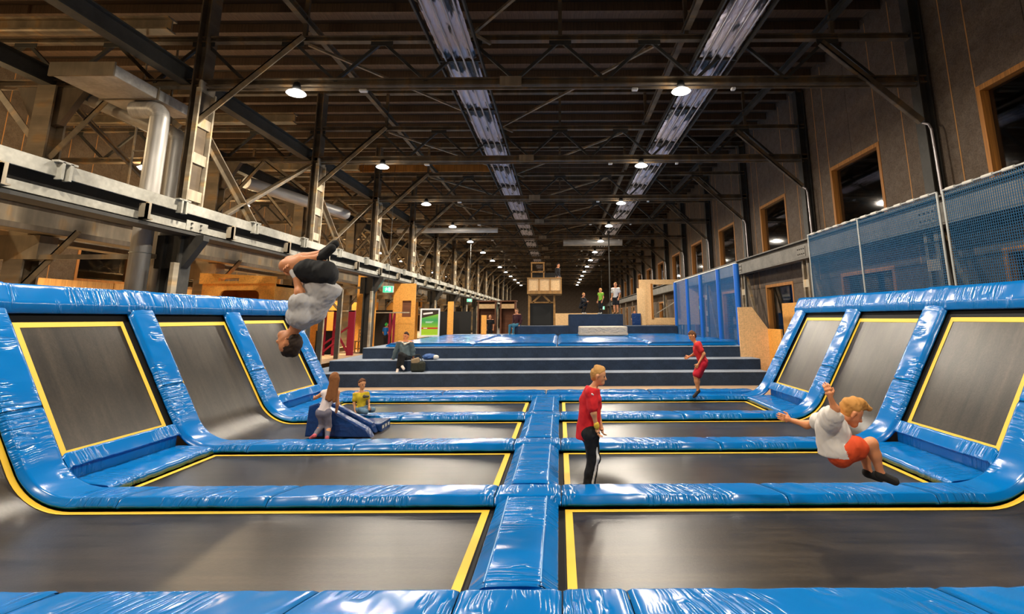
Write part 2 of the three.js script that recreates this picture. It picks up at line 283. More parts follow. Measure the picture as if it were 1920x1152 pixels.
// ---------- columns ----------
for (let k = K0; k <= K1; k++) {
  const d = T(k), detail = k <= 7;
  // nave, left: dark web with a cream battened face
  let g = thing('lattice_column', 'tall dark column with pale battened face beside the rail, ' + which(k), 'column', 'tall columns along the long rail', V(-8.4, -0.06, d));
  mesh('shaft', iBar(V(-8.3, 4.5, d), V(-8.3, 9.8, d), 0.36, 0.24, 0.03, new THREE.Vector3(1, 0, 0)), M.steelDim, g);
  mesh('lower_shaft', iBar(V(-8.36, -0.06, d), V(-8.36, 3.8, d), 0.4, 0.4, 0.05, new THREE.Vector3(1, 0, 0)), M.steelDark, g);
  mesh('bracket', plate([[-8.75, 3.82], [-7.75, 3.82], [-7.75, 3.7], [-8.15, 3.1], [-8.75, 3.1]], d - 0.1, 0.2), M.steelDark, g);
  for (const e of [-0.26, 0.26]) mesh('face_bar', bar(V(-8.16, 4.5, d + e), V(-8.16, 7.2, d + e), 0.05, 0.1, new THREE.Vector3(1, 0, 0)), M.cream, g);
  if (detail) for (let y = 4.6; y < 7.2; y += 0.85) mesh('batten_plate', box(-8.18, -8.14, y, y + 0.24, d - 0.26, d + 0.26), M.cream, g);
  mesh('pale_flange', bar(V(-8.15, -0.06, d - 0.3), V(-8.15, 3.2, d - 0.3), 0.08, 0.16), M.cream, g);
  // aisle
  g = thing('aisle_column', 'ochre riveted steel column in the side aisle, ' + which(k), 'column', 'aisle columns', V(-11.7, -0.06, d));
  mesh('shaft', iBar(V(-11.7, -0.06, d), V(-11.7, 7.3, d), 0.42, 0.42, 0.05, new THREE.Vector3(0, 0, 1)), M.steel, g);
  mesh('capital', plate([[-12.5, 7.3], [-10.9, 7.3], [-11.4, 6.4], [-12.0, 6.4]], d - 0.08, 0.16), M.steelDim, g);
  mesh('bracket_box', box(-12.1, -11.2, 3.3, 3.82, d - 0.22, d + 0.22), M.steel, g);
  if (detail) { mesh('strut', angleBar(V(-11.7, 2.5, d - 0.05), V(-10.5, 3.9, d - 0.05), 0.14, 0.03, UPD), M.steel, g); mesh('strut', angleBar(V(-11.9, 2.3, d), V(-13.4, 3.9, d), 0.14, 0.03, UPD), M.steel, g); mesh('cross_tie', bar(V(-11.6, 3.35, d - 0.15), V(-8.7, 3.35, d - 0.15), 0.06, 0.1), M.steel, g); }
  // right wall columns
  g = thing('wall_column', 'dark steel column against the chipboard window wall, ' + which(k).replace('from the ventilation pipes', 'level with or beyond the pipes'), 'column', 'columns along the window wall', V(8.4, -0.06, d));
  mesh('shaft', iBar(V(8.42, 3.85, d), V(8.42, 9.8, d), 0.3, 0.26, 0.03, new THREE.Vector3(1, 0, 0)), M.steelDark, g);
  for (const e of [-0.2, 0.14]) mesh('lower_leg', bar(V(8.1, -0.06, d + e - 0.1), V(8.1, 3.85, d + e - 0.1), 0.08, 0.12), M.steel, g);
  if (detail) { for (let y = 0.4; y < 3.8; y += 0.85) mesh('batten_plate', box(8.05, 8.09, y, y + 0.25, d - 0.34, d + 0.08), M.cream, g);
    mesh('strut', bar(V(8.05, 3.7, d - 0.5), V(7.8, -0.06, d - 1.3), 0.07, 0.09), M.steelDark, g); mesh('strut', bar(V(8.15, 3.7, d - 0.4), V(8.15, 0.6, d - 1.9), 0.1, 0.14), M.steel, g);
    mesh('conduit', tube([V(8.25, 6.3, d - 0.14), V(8.3, 6.15, d - 0.3), V(8.3, 4.6, d - 0.34)], 0.03, 6), M.pipe, g); }
}

// ---------- crane rails ----------
{ // left: overhanging pale top channel, recessed web coloured dark for shade, pale lower channel, bottom flange
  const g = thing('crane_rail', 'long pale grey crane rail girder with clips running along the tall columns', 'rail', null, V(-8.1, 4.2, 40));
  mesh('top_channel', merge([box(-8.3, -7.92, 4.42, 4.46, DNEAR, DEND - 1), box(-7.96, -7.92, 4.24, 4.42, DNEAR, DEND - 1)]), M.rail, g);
  mesh('web', box(-8.28, -8.25, 3.86, 4.42, DNEAR, DEND - 1), M.steelDark, g);  // dark colour stands in for the shade inside the recess
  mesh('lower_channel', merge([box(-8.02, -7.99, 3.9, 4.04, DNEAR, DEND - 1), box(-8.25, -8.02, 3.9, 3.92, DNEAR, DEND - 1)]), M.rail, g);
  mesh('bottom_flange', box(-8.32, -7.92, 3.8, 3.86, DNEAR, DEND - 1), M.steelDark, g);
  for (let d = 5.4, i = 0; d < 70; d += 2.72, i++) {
    mesh('clip', merge([box(-7.95, -7.84, 4.19, 4.47, d, d + 0.05), box(-7.95, -7.84, 4.19, 4.47, d + 0.14, d + 0.19), box(-7.95, -7.84, 4.455, 4.485, d - 0.08, d + 0.27)]), M.rail, g);
    mesh('bracket', merge([box(-8.0, -7.84, 3.9, 4.2, d - 0.9, d - 0.86), box(-8.0, -7.86, 3.9, 3.93, d - 0.9, d - 0.7), box(-7.88, -7.84, 3.9, 4.22, d - 0.9, d - 0.8)]), M.cream, g);
  }
  for (let k = 0; k < 6; k++) { const d = T(k); const sp = mesh('splice_plate', box(-7.995, -7.98, 3.9, 4.12, d - 0.35, d + 0.35), M.rail, g); for (let i = 0; i < 4; i++) mesh('bolt', rod(V(-7.99, 3.96 + (i % 2) * 0.1, d - 0.2 + 0.3 * (i >> 1)), V(-7.95, 3.96 + (i % 2) * 0.1, d - 0.2 + 0.3 * (i >> 1)), 0.022, 6), M.steelDark, sp); }
}
for (const [x, l] of [[-11.15, 'tan riveted crane girder on the near side of the aisle columns'], [-12.5, 'tan riveted crane girder on the far side of the aisle columns']]) {
  const g = thing('aisle_girder', l, 'girder', null, V(x, 4.1, 40));
  mesh('girder_body', iBar(V(x, 4.15, DNEAR), V(x, 4.15, DEND - 1), 0.4, 0.62, 0.05), M.steel, g);
  mesh('rivet_strip', box(x + 0.2, x + 0.23, 3.84, 3.96, DNEAR, DEND - 1), M.steelDim, g);
}
{
  const g = thing('crane_beam', 'grey steel crane beam running below the upper windows on brackets', 'beam', null, V(8.0, 4.1, 40));
  mesh('beam_body', iBar(V(8.05, 4.15, DNEAR), V(8.05, 4.15, DEND - 1), 0.36, 0.62, 0.04), M.webGrey, g);
  mesh('side_plate', box(7.86, 7.88, 3.88, 4.3, DNEAR, DEND - 1), M.webGrey, g);
  for (let k = 0; k < 5; k++) { const d = T(k) - 0.4; const sp = mesh('splice_plate', box(7.845, 7.86, 3.92, 4.24, d - 0.3, d + 0.3), M.webGrey, g); for (let i = 0; i < 8; i++) mesh('bolt', rod(V(7.85, 4.0 + (i % 2) * 0.16, d - 0.22 + 0.14 * (i >> 1)), V(7.82, 4.0 + (i % 2) * 0.16, d - 0.22 + 0.14 * (i >> 1)), 0.02, 6), M.steelDark, sp); }
}
// sill beam of the left wall and warm boards below it
{ const g = thing('sill_beam', 'ochre wooden sill beam along the left window wall', 'beam', null, V(-17.6, 3.2, 20)); for (let i = 0; i < 9; i++) mesh('beam_length', box(-17.7, -17.4, 3.1, 3.42, 9 + i * 4, 12.95 + i * 4), M.wood, g); }

// ---------- lamps ----------
function highBay(x, y, d, color, power, addedFill, label, group, hang, cone) {
  const g = thing('high_bay_lamp', label, 'lamp', group, V(x, y, d));
  const prof = [[0.0, 0.26], [0.07, 0.26], [0.09, 0.16], [0.1, 0.09], [0.0, 0.085]].map(([r, yy]) => new THREE.Vector2(r, yy));
  const body = new THREE.LatheGeometry(prof, 20); body.translate(x, y, -d); mesh('housing', body, M.lampBody, g);
  const disc = new THREE.LatheGeometry([[0, 0.08], [0.1, 0.08], [0.19, 0.03], [0.215, 0.0], [0.19, -0.02], [0.0, -0.03]].map(([r, yy]) => new THREE.Vector2(r, yy)), 24); disc.translate(x, y, -d); mesh('diffuser', disc, M.lampGlow, g);
  mesh('hanger', rod(V(x, y + 0.25, d), V(x, y + hang, d), 0.012, 6), M.lampBody, g);
  if (cone) { const s = new THREE.SpotLight(color, power, 0, cone, 0.7); s.name = 'lamp_light'; s.position.set(0, -0.06, 0); s.target.position.set(0, -3, 0); s.castShadow = true; s.shadow.radius = 8; g.add(s, s.target); }
  else { const l = new THREE.RectAreaLight(color, power, 0.36, 0.36); l.name = 'lamp_light'; l.position.set(0, -0.045, 0); l.rotation.x = -Math.PI / 2; g.add(l); }
  const q = new THREE.PointLight(color, addedFill); q.name = 'lamp_fill'; q.position.set(0, 0.02, 0); q.castShadow = true; q.shadow.radius = 5; g.add(q); // added all-round fill; the lamp is shaped so it reaches the roof
}
for (let k = -2; k <= 12; k++) {
  const w = k < 0 ? (k < -1 ? 'over the near end of the court' : 'over the first trampoline beds') : ORD[k] + ' beyond the white ventilation pipes';
  highBay(-5.98, 7.06, T(k) - 0.2, LAMP_COLOR, LAMP_POWER, LAMP_FILL, 'round lamp near the tall columns, ' + w, 'lamps above the left trampolines', 0.3);
  highBay(2.8, 7.06, T(k) - 0.2, LAMP_COLOR, LAMP_POWER, LAMP_FILL, 'round lamp beside the right foil strip, ' + w, 'lamps beside the right foil strip', 0.3);
}
for (let k = -1; k <= 9; k++) highBay(-14.1, 7.06, T(k) - 0.2, AISLE_COLOR, AISLE_POWER, AISLE_FILL, 'warm round lamp in the side aisle, ' + (k < 0 ? 'level with the first trampoline beds' : ORD[k] + ' beyond the ventilation pipes'), 'lamps in the side aisle', 0.3, 0.9);

// small white sensors under the chords
for (let k = 0; k <= 7; k++) for (const [x, w] of [[-4.6, 0.18], [1.7, 0.14], [4.0, 0.1]]) {
  const d = T(k); tag(mesh('ceiling_sensor', box(x, x + w, 7.16, 7.22, d - 0.1, d + 0.02, 0.02), M.plastic), 'small white sensor under a truss, ' + ORD[k] + ' from the ventilation pipes, ' + (x < 0 ? 'near the columns' : x < 2 ? 'between the foil strips' : 'near the window wall'), 'sensor', 'sensors under the trusses');
}

// ---------- foil heating strips ----------
for (const [x0, l] of [[-2.72, 'crinkled silver foil heating strip with pipes hung over the left trampolines'], [3.3, 'crinkled silver foil heating strip with pipes hung beside the right lamp row']]) {
  const g = thing('heating_strip', l, 'heating panel', null, V(x0 + 0.41, 7.95, 30));
  for (let k = K0; k < 10; k++) for (let h = 0; h < 2; h++) {
    const a = T(k) + h * BAY / 2 + 0.05, b = a + BAY / 2 - 0.1, pl = new THREE.PlaneGeometry(0.8, b - a, 24, 30); pl.rotateX(Math.PI / 2);
    const p = pl.attributes.position; for (let i = 0; i < p.count; i++) { const x = p.getX(i); p.setY(i, 0.012 * Math.cos(x * Math.PI * 10) + rr(-0.014, 0.014)); }
    pl.computeVertexNormals(); pl.translate(x0 + 0.41, 7.98, -(a + b) / 2); mesh('foil_sheet', pl, M.foil, g);
    mesh('end_bar', box(x0 - 0.06, x0 + 0.9, 7.92, 7.96, a - 0.08, a - 0.04), M.steelDark, g);
  }
  for (let i = 0; i < 4; i++) mesh('heating_pipe', rod(V(x0 + 0.1 + i * 0.21, 7.92, T(K0)), V(x0 + 0.1 + i * 0.21, 7.92, T(10)), 0.022, 8), M.pipe, g);
  for (const e of [-0.09, 0.91]) mesh('side_angle', box(x0 + e - 0.02, x0 + e + 0.02, 7.93, 8.06, T(K0), T(10)), M.steelDark, g);
}

// ---------- ducts on the left ----------
{
  const g = thing('ventilation_pipe', 'front white vertical ventilation pipe with elbow beside the first tall column', 'duct', null, V(-8.9, -0.06, 11.2));
  mesh('pipe_run', rod(V(-8.88, -0.06, 11.25), V(-8.88, 6.4, 11.25), 0.19, 24), M.duct, g);
  const e = new THREE.TorusGeometry(0.22, 0.19, 16, 12, Math.PI / 2); e.translate(-9.1, 6.4, -11.25); mesh('elbow', e, M.duct, g);
  mesh('stub', rod(V(-9.1, 6.62, 11.25), V(-9.5, 6.62, 11.25), 0.19, 24), M.duct, g);
  for (const y of [2.4, 3.4]) mesh('clamp', (() => { const t = new THREE.TorusGeometry(0.195, 0.012, 6, 24); t.rotateX(Math.PI / 2); t.translate(-8.88, y, -11.25); return t; })(), M.galv, g);
  const h = thing('ventilation_pipe', 'rear white vertical ventilation pipe nearly touching the first tall column', 'duct', null, V(-8.95, -0.06, 11.9));
  mesh('pipe_run', rod(V(-8.84, -0.06, 11.8), V(-8.84, 6.05, 11.8), 0.18, 24), M.duct, h);
  const e2 = new THREE.TorusGeometry(0.22, 0.18, 16, 12, Math.PI / 2); e2.translate(-9.06, 6.05, -11.8); mesh('elbow', e2, M.duct, h);
  mesh('long_run', rod(V(-9.06, 6.27, 11.8), V(-11.1, 7.15, 12.0), 0.16, 20), M.duct, h);
  const r = thing('rectangular_duct', 'beige rectangular sheet metal duct hung beside the first tall column', 'duct', null, V(-9.7, 6.9, 11));
  mesh('duct_body', box(-10.15, -8.9, 6.82, 7.06, 9.9, 12.3, 0.02), M.duct, r);
  for (const d of [9.9, 11.1, 12.3]) mesh('flange', box(-10.18, -8.87, 6.8, 7.09, d - 0.02, d + 0.02), M.steel, r);
  const c = thing('cross_duct', 'horizontal pale round duct spanning between far columns', 'duct', null, V(-4, 6.6, T(3) + 1));
  mesh('duct_body', rod(V(-9.5, 7.1, T(3) + 1.2), V(-3.6, 7.1, T(3) + 1.2), 0.16, 20), M.duct, c);
  const c2 = thing('cross_duct', 'grey round duct spanning behind the right lamp row', 'duct', null, V(0, 6.6, T(4) + 1));
  mesh('duct_body', rod(V(0.3, 7.2, T(4) + 1.2), V(4.4, 7.2, T(4) + 1.2), 0.25, 20), M.duct, c2);
  for (const x of [0.6, 4.1]) mesh('hanger', rod(V(x, 7.4, T(4) + 1.2), V(x, ROOF, T(4) + 1.2), 0.02, 6), M.steelDark, c2);
  for (const x of [-7, -3.9]) mesh('hanger', rod(V(x, 7.2, T(3) + 1.2), V(x, ROOF, T(3) + 1.2), 0.02, 6), M.steelDark, c);
  const lf = thing('hanging_frame', 'thin hanging steel ladder frame in the side aisle behind the white pipes', 'frame', null, V(-10.1, 6, 12.4));
  for (const x of [-10.5, -9.75]) mesh('upright', bar(V(x, 5.2, 12.6), V(x, 8.8, 12.6), 0.035, 0.035), M.steel, lf);
  for (const y of [5.2, 6.1, 7.0, 7.9]) mesh('rung', bar(V(-10.5, y, 12.6), V(-9.75, y, 12.6), 0.03, 0.03), M.steel, lf);
  const ob = thing('orange_boarding', 'orange stained board hung under the roof behind the second tall column', 'board', null, V(-9.5, 8.8, T(2) + 2));
  for (let i = 0; i < 3; i++) mesh('board', box(-13 + i * 3.4, -9.65 + i * 3.4, 9.1, 9.45, T(2) + 1.6, T(2) + 1.66), M.frame, ob);
  for (const x of [-12.5, -6, -3.3]) mesh('hanger', rod(V(x, 9.3, T(2) + 1.63), V(x, ROOF, T(2) + 1.63), 0.02, 6), M.steelDark, ob);
  const s = thing('slanting_duct', 'pale round duct slanting down behind the first bay of columns', 'duct', null, V(-12, 6, 18));
  mesh('duct_body', rod(V(-11.0, 6.75, 18.2), V(-9.3, 6.5, 22.9), 0.22, 20), M.duct, s);
}

// ================= TRAMPOLINE COURT =================
const XC = -0.35, UB = 5.32, TH = Math.PI / 3, RAD = 0.8, UF = UB - RAD * Math.tan(TH / 2), SA = UF + RAD * TH, STOP = SA + 2.0 / Math.sin(TH);
const ROW = [4.0, 6.42, 8.84, 11.3, 13.78];
// profile of the court: flat, then a curve, then the leaning wall. s: metres from the middle
function prof(s) {
  if (s <= UF) return { u: s, y: 0, nu: 0, ny: 1 };
  if (s <= SA) { const a = (s - UF) / RAD; return { u: UF + RAD * Math.sin(a), y: RAD * (1 - Math.cos(a)), nu: -Math.sin(a), ny: Math.cos(a) }; }
  const e = s - SA; return { u: UF + RAD * Math.sin(TH) + e * Math.cos(TH), y: RAD * (1 - Math.cos(TH)) + e * Math.sin(TH), nu: -Math.sin(TH), ny: Math.cos(TH) };
}
const sag = []; // [x, d, depth, radius] where somebody stands
function onCourt(side, s, d, n) {
  const p = prof(s), x = XC + side * (p.u + p.nu * n); let y = p.y + p.ny * n;
  for (const [sx, sd, dep, r] of sag) { const q = ((x - sx) ** 2 + (d - sd) ** 2) / (r * r); if (q < 6) y -= dep * Math.exp(-q); }
  return [x, y, -d];
}
function gridSheet(side, s0, s1, d0, d1, n, ns, nd, uvTurn) {
  const pos = [], uv = [], idx = [];
  for (let i = 0; i <= ns; i++) for (let j = 0; j <= nd; j++) {
    const s = s0 + (s1 - s0) * i / ns, d = d0 + (d1 - d0) * j / nd; pos.push(...onCourt(side, s, d, n)); uv.push(s + side * 3.3, d);
  }
  for (let i = 0; i < ns; i++) for (let j = 0; j < nd; j++) { const a = i * (nd + 1) + j, b = a + nd + 1; side > 0 ? idx.push(a, b, a + 1, b, b + 1, a + 1) : idx.push(a, a + 1, b, b, a + 1, b + 1); }
  const g = new THREE.BufferGeometry(); g.setAttribute('position', new THREE.Float32BufferAttribute(pos, 3)); g.setAttribute('uv', new THREE.Float32BufferAttribute(uv, 2)); g.setIndex(idx); g.computeVertexNormals(); return g;
}
function bed(name, label, group, side, s0, s1, d0, d1) {
  const g = thing(name, label, 'trampoline', group, V(XC + side * prof((s0 + s1) / 2).u, prof(s0).y, (d0 + d1) / 2));
  const w = 0.075, S = (a, b) => Math.max(2, Math.ceil((b - a) / 0.08));
  const jm = mesh('jumping_mat', gridSheet(side, s0 + 0.01, s1 - 0.01, d0 + 0.01, d1 - 0.01, 0, S(s0, s1), S(d0, d1)), M.mat, g);
  mesh('border_stripe', gridSheet(side, s0, s1, d0, d0 + w, 0.005, S(s0, s1), 2), M.yellow, jm);
  mesh('border_stripe', gridSheet(side, s0, s1, d1 - w, d1, 0.005, S(s0, s1), 2), M.yellow, jm);
  mesh('border_stripe', gridSheet(side, s0, s0 + w, d0 + w, d1 - w, 0.005, 2, S(d0, d1)), M.yellow, jm);
  mesh('border_stripe', gridSheet(side, s1 - w, s1, d0 + w, d1 - w, 0.005, 2, S(d0, d1)), M.yellow, jm);
  mesh('spring_cover', gridSheet(side, s0 - (s0 > 5 ? 0 : 0.22), s1 + 0.22, d0 - 0.3, d1 + 0.3, -0.012, S(s0, s1), 4), M.black, g);
  return g;
}
// cushion swept along the court profile: section v (across, +-hw) with rounded shoulders
function padSection(hw, top, lip, b = 0.13) {
  const k = Math.min(b, hw * 0.5), pts = [[-hw + 0.012, lip - 0.02], [-hw + 0.002, lip], [-hw, lip + 0.012], [-hw + 0.008, lip + 0.024], [-hw + k - 0.02, top - 0.01], [-hw + k, top - 0.003], [-hw + k + 0.02, top], [-hw * 0.3, top + 0.003], [0, top + 0.004]]; const half = pts.slice(); for (let i = half.length - 2; i >= 0; i--) pts.push([-half[i][0], half[i][1]]); return pts;
}
function hash2(a, b) { const t = Math.sin(a * 12.9898 + b * 78.233) * 43758.5453; return t - Math.floor(t); }
function smoothNoise(x, y) { const xi = Math.floor(x), yi = Math.floor(y), fx = x - xi, fy = y - yi, u = fx * fx * (3 - 2 * fx), v = fy * fy * (3 - 2 * fy); return (hash2(xi, yi) * (1 - u) + hash2(xi + 1, yi) * u) * (1 - v) + (hash2(xi, yi + 1) * (1 - u) + hash2(xi + 1, yi + 1) * u) * v; }
// point(t, v, h) -> [x, y, z]; t runs along the pad
function sweptPad(t0, t1, sec, point, step = 0.05, lump = 0.006) {
  const pos = [], uv = [], idx = [], nt = Math.max(3, Math.ceil((t1 - t0) / step)), m = sec.length, off = hash2(t0 * 3.1, t1 * 1.7) * 20;
  let len = 0; const vs = sec.map((p, i) => (i ? (len += Math.hypot(p[0] - sec[i - 1][0], p[1] - sec[i - 1][1])) : 0));
  for (let i = 0; i <= nt; i++) {
    const t = t0 + (t1 - t0) * i / nt, edge = Math.min(1, Math.min(t - t0, t1 - t) / 0.03);
    for (let j = 0; j < m; j++) {
      const [v, h] = sec[j], wob = lump * 2 * (smoothNoise(t * 9 + off, v * 4 + off) - 0.5) + lump * 0.8 * (smoothNoise(t * 26 + off, v * 9) - 0.5), hh = h * (0.9 + 0.1 * edge) + wob * edge;
      pos.push(...point(t, v, hh)); uv.push(t + off, vs[j] + off * 0.37);
    }
  }
  for (let i = 0; i < nt; i++) for (let j = 0; j < m - 1; j++) { const a = i * m + j, b = a + m; idx.push(a, b, a + 1, b, b + 1, a + 1); }
  for (const i of [0, nt]) for (let j = 1; j < m - 2 + 1; j++) { const a = i * m; i ? idx.push(a, a + j, a + j + 1) : idx.push(a, a + j + 1, a + j); } // end faces
  for (let i = 0; i < nt; i++) { const a = i * m, b = a + m; idx.push(a, a + m - 1, b, b, a + m - 1, b + m - 1); } // underside
  const g = new THREE.BufferGeometry(); g.setAttribute('position', new THREE.Float32BufferAttribute(pos, 3)); g.setAttribute('uv', new THREE.Float32BufferAttribute(uv, 2)); g.setIndex(idx); g.computeVertexNormals(); return g;
}
const SEC = padSection(0.235, 0.135, 0.045, 0.05);
const sideWord = (s) => (s < 0 ? 'beside the tall columns' : 'beside the window wall');
const rowWord = ['first', 'second', 'third', 'fourth'], edgeWord = ['near end of the court', 'first and second beds', 'second and third beds', 'third and fourth beds', 'far end of the court'];
sag.push([0.36, 7.05, 0.1, 0.4], [-4.1, 9.7, 0.05, 0.35], [2.7, 5.0, 0.0, 0.5]);
// beds
for (const side of [-1, 1]) {
  const sw = side < 0 ? 'toward the tall columns' : 'toward the window wall';
  for (let r = 0; r < 4; r++) {
    const d0 = ROW[r] + 0.3, d1 = ROW[r + 1] - 0.25;
    if (r % 2 === 0) bed('curved_trampoline', `dark yellow bordered bed curving up the wall, ${rowWord[r]} row ${sw}`, 'curved trampoline beds', side, 0.4, SA + 1.56 / Math.sin(TH), d0, d1);
    else {
      bed('floor_trampoline', `flat dark yellow bordered bed, ${rowWord[r]} row ${sw}`, 'flat trampoline beds', side, 0.4, 4.86, d0, d1);
      bed('wall_trampoline', `leaning rectangular dark wall trampoline, ${rowWord[r]} row ${sw}`, 'wall trampoline beds', side, SA, SA + 1.58 / Math.sin(TH), ROW[r] + 0.34, ROW[r + 1] - 0.36);
    }
  }
}
// cross pads with their ribs up the wall
for (const side of [-1, 1]) for (let r = 0; r < 5; r++) {
  const g = thing('frame_pad', `blue vinyl cross pads ${r % 4 ? 'between ' : 'at the '}${edgeWord[r]}, ${sideWord(side)}`, 'pad', 'blue cross pads', V(XC + side * 3, 0, ROW[r]));
  const cuts = r === 0 ? (side < 0 ? [0.36, 1.42, 3.25, 4.4, 6.35, STOP - 0.2] : [0.36, 0.82, 3.06, 4.4, 6.35, STOP - 0.2]) : [0.36, 2.7, 4.3, 6.35, STOP - 0.2];
  for (let i = 0; i < cuts.length - 1; i++) {
    const a = cuts[i] + 0.004, b = cuts[i + 1] - 0.004, wall = (s) => sstep(4.6, 5.6, s);
    const pt = (s, v, h) => { const k = 1 + 0.12 * wall(s), slant = -0.4 * v * sstep(0.6, 1.6, s) * (1 - sstep(4.35, 4.9, s)); const q = onCourt2(side, s + slant, ROW[r] + v * k, h * (1 - 0.2 * wall(s))); return q; };
    const geo = sweptPad(a, b, SEC, pt, 0.045, 0.0045); if (side > 0) flip(geo);
    mesh('pad_panel', geo, M.vinyl, g);
  }
}
function onCourt2(side, s, d, n) { const p = prof(s); return [XC + side * (p.u + p.nu * n), p.y + p.ny * n, -d]; }
function flip(g) { const ix = g.index; for (let i = 0; i < ix.count; i += 3) { const a = ix.getX(i), b = ix.getX(i + 1); ix.setX(i, b); ix.setX(i + 1, a); } g.computeVertexNormals(); return g; }
// middle strip
{
  const g = thing('centre_pad', 'shiny blue vinyl centre strip dividing the two halves of the trampoline court', 'pad', null, V(XC, 0, 9));
  const hw = 0.33, sec = padSection(hw, 0.14, 0.04);
  for (let r = 0; r < 4; r++) {
    const geo = sweptPad(ROW[r] + 0.238, ROW[r + 1] - 0.238, sec, (t, v, h) => [XC + v, h, -t], 0.045, 0.006); flip(geo); mesh('strip_panel', geo, M.vinyl, g);
    for (const e of [-1, 1]) mesh('glintPiping', tube([V(XC + e * 0.205, 0.141, ROW[r] + 0.27), V(XC + e * 0.2, 0.142, ROW[r] + 1.2), V(XC + e * 0.205, 0.141, ROW[r + 1] - 0.27)], 0.006, 6), M.glintPiping, g);
  }
  for (let r = 0; r < 5; r++) { const geo = sweptPad(XC - 0.355, XC + 0.355, SEC, (t, v, h) => [t, h, -(ROW[r] + v)], 0.05, 0.006); flip(geo); mesh('crossing_panel', geo, M.vinyl, g); }
}
// second, higher pad at the far end
for (const side of [-1, 1]) {
  const g = thing('end_pad', `raised blue pad along the far end of the court ${sideWord(side)}`, 'pad', null, V(XC + side * 2.6, 0, 14.3));
  for (const [a, b] of [[0.01, 2.6], [2.61, 5.3]]) { const geo = sweptPad(a, b, padSection(0.29, 0.175, 0.0, 0.04), (t, v, h) => [XC + side * t, h, -(14.32 + v)], 0.06, 0.006); if (side < 0) { /* keeps its facing */ } else flip(geo); mesh('pad_panel', geo, M.vinyl, g); }
}
// top rail pads of the leaning walls
for (const side of [-1, 1]) {
  const g = thing('top_rail_pad', `thick blue padded top rail of the leaning trampoline wall ${sideWord(side)}`, 'pad', null, V(XC + side * 6.6, 2.2, 9));
  const sec = [[-0.37, 0.03], [-0.38, 0.05], [-0.375, 0.08], [-0.29, 0.125], [-0.27, 0.132], [-0.24, 0.135], [-0.06, 0.14], [-0.01, 0.135], [0.015, 0.12], [0.03, 0.09], [0.035, -0.1], [0.02, -0.13]];
  for (let r = 0; r < 4; r++) { // piece between the ribs
    const geo = sweptPad(ROW[r] + 0.24, ROW[r + 1] - 0.24, sec, (t, v, h) => onCourt2(side, STOP + v, t, h), 0.045, 0.004); if (side > 0) flip(geo); mesh('pad_panel', geo, M.vinyl, g);
  }
  for (let r = 0; r < 5; r++) { const geo = sweptPad(ROW[r] - 0.3, ROW[r] + 0.3, sec.map(([v, h]) => [v + 0.005, h + 0.012]), (t, v, h) => onCourt2(side, STOP + v, t, h), 0.05, 0.006); if (side > 0) flip(geo); mesh('corner_panel', geo, M.vinyl, g); }
  // black frame behind the pads
  mesh('back_frame', gridSheet(side, SA - 0.1, STOP + 0.02, ROW[0], ROW[4] + 0.3, -0.14, 8, 4), M.black, g);
  for (let r = 0; r < 5; r++) mesh('frame_leg', bar(V(XC + side * 6.75, 2.2, ROW[r]), V(XC + side * 6.75, -0.06, ROW[r]), 0.08, 0.08), M.black, g);
}
// low pads at the foot of the leaning rectangular beds
for (const side of [-1, 1]) for (const r of [1, 3]) {
  const g = thing('foot_pad', `blue foot pads below the leaning wall bed, ${rowWord[r]} row ${sideWord(side)}`, 'pad', 'foot pads', V(XC + side * 5.2, 0, (ROW[r] + ROW[r + 1]) / 2));
  const a = ROW[r] + 0.27, b = ROW[r + 1] - 0.27, P = (pts) => sweptPad(a, b, pts, (t, v, h) => [XC + side * v, h, -t], 0.045, 0.006);
  const parts = [['floor_panel', [[4.86, 0.03], [4.87, 0.1], [4.92, 0.13], [5.1, 0.15], [5.35, 0.16], [5.5, 0.155], [5.52, 0.1]]], ['riser_panel', [[5.46, 0.1], [5.45, 0.12], [5.45, 0.3], [5.46, 0.32], [5.5, 0.33], [5.53, 0.3], [5.53, 0.1]]], ['roll_panel', [[5.4, 0.3], [5.385, 0.31], [5.385, 0.325], [5.47, 0.45], [5.49, 0.465], [5.51, 0.46], [5.56, 0.38]]]];
  for (const [n, pts] of parts) { const geo = P(pts); if (side > 0) flip(geo); mesh(n, geo, M.vinyl, g); }
}

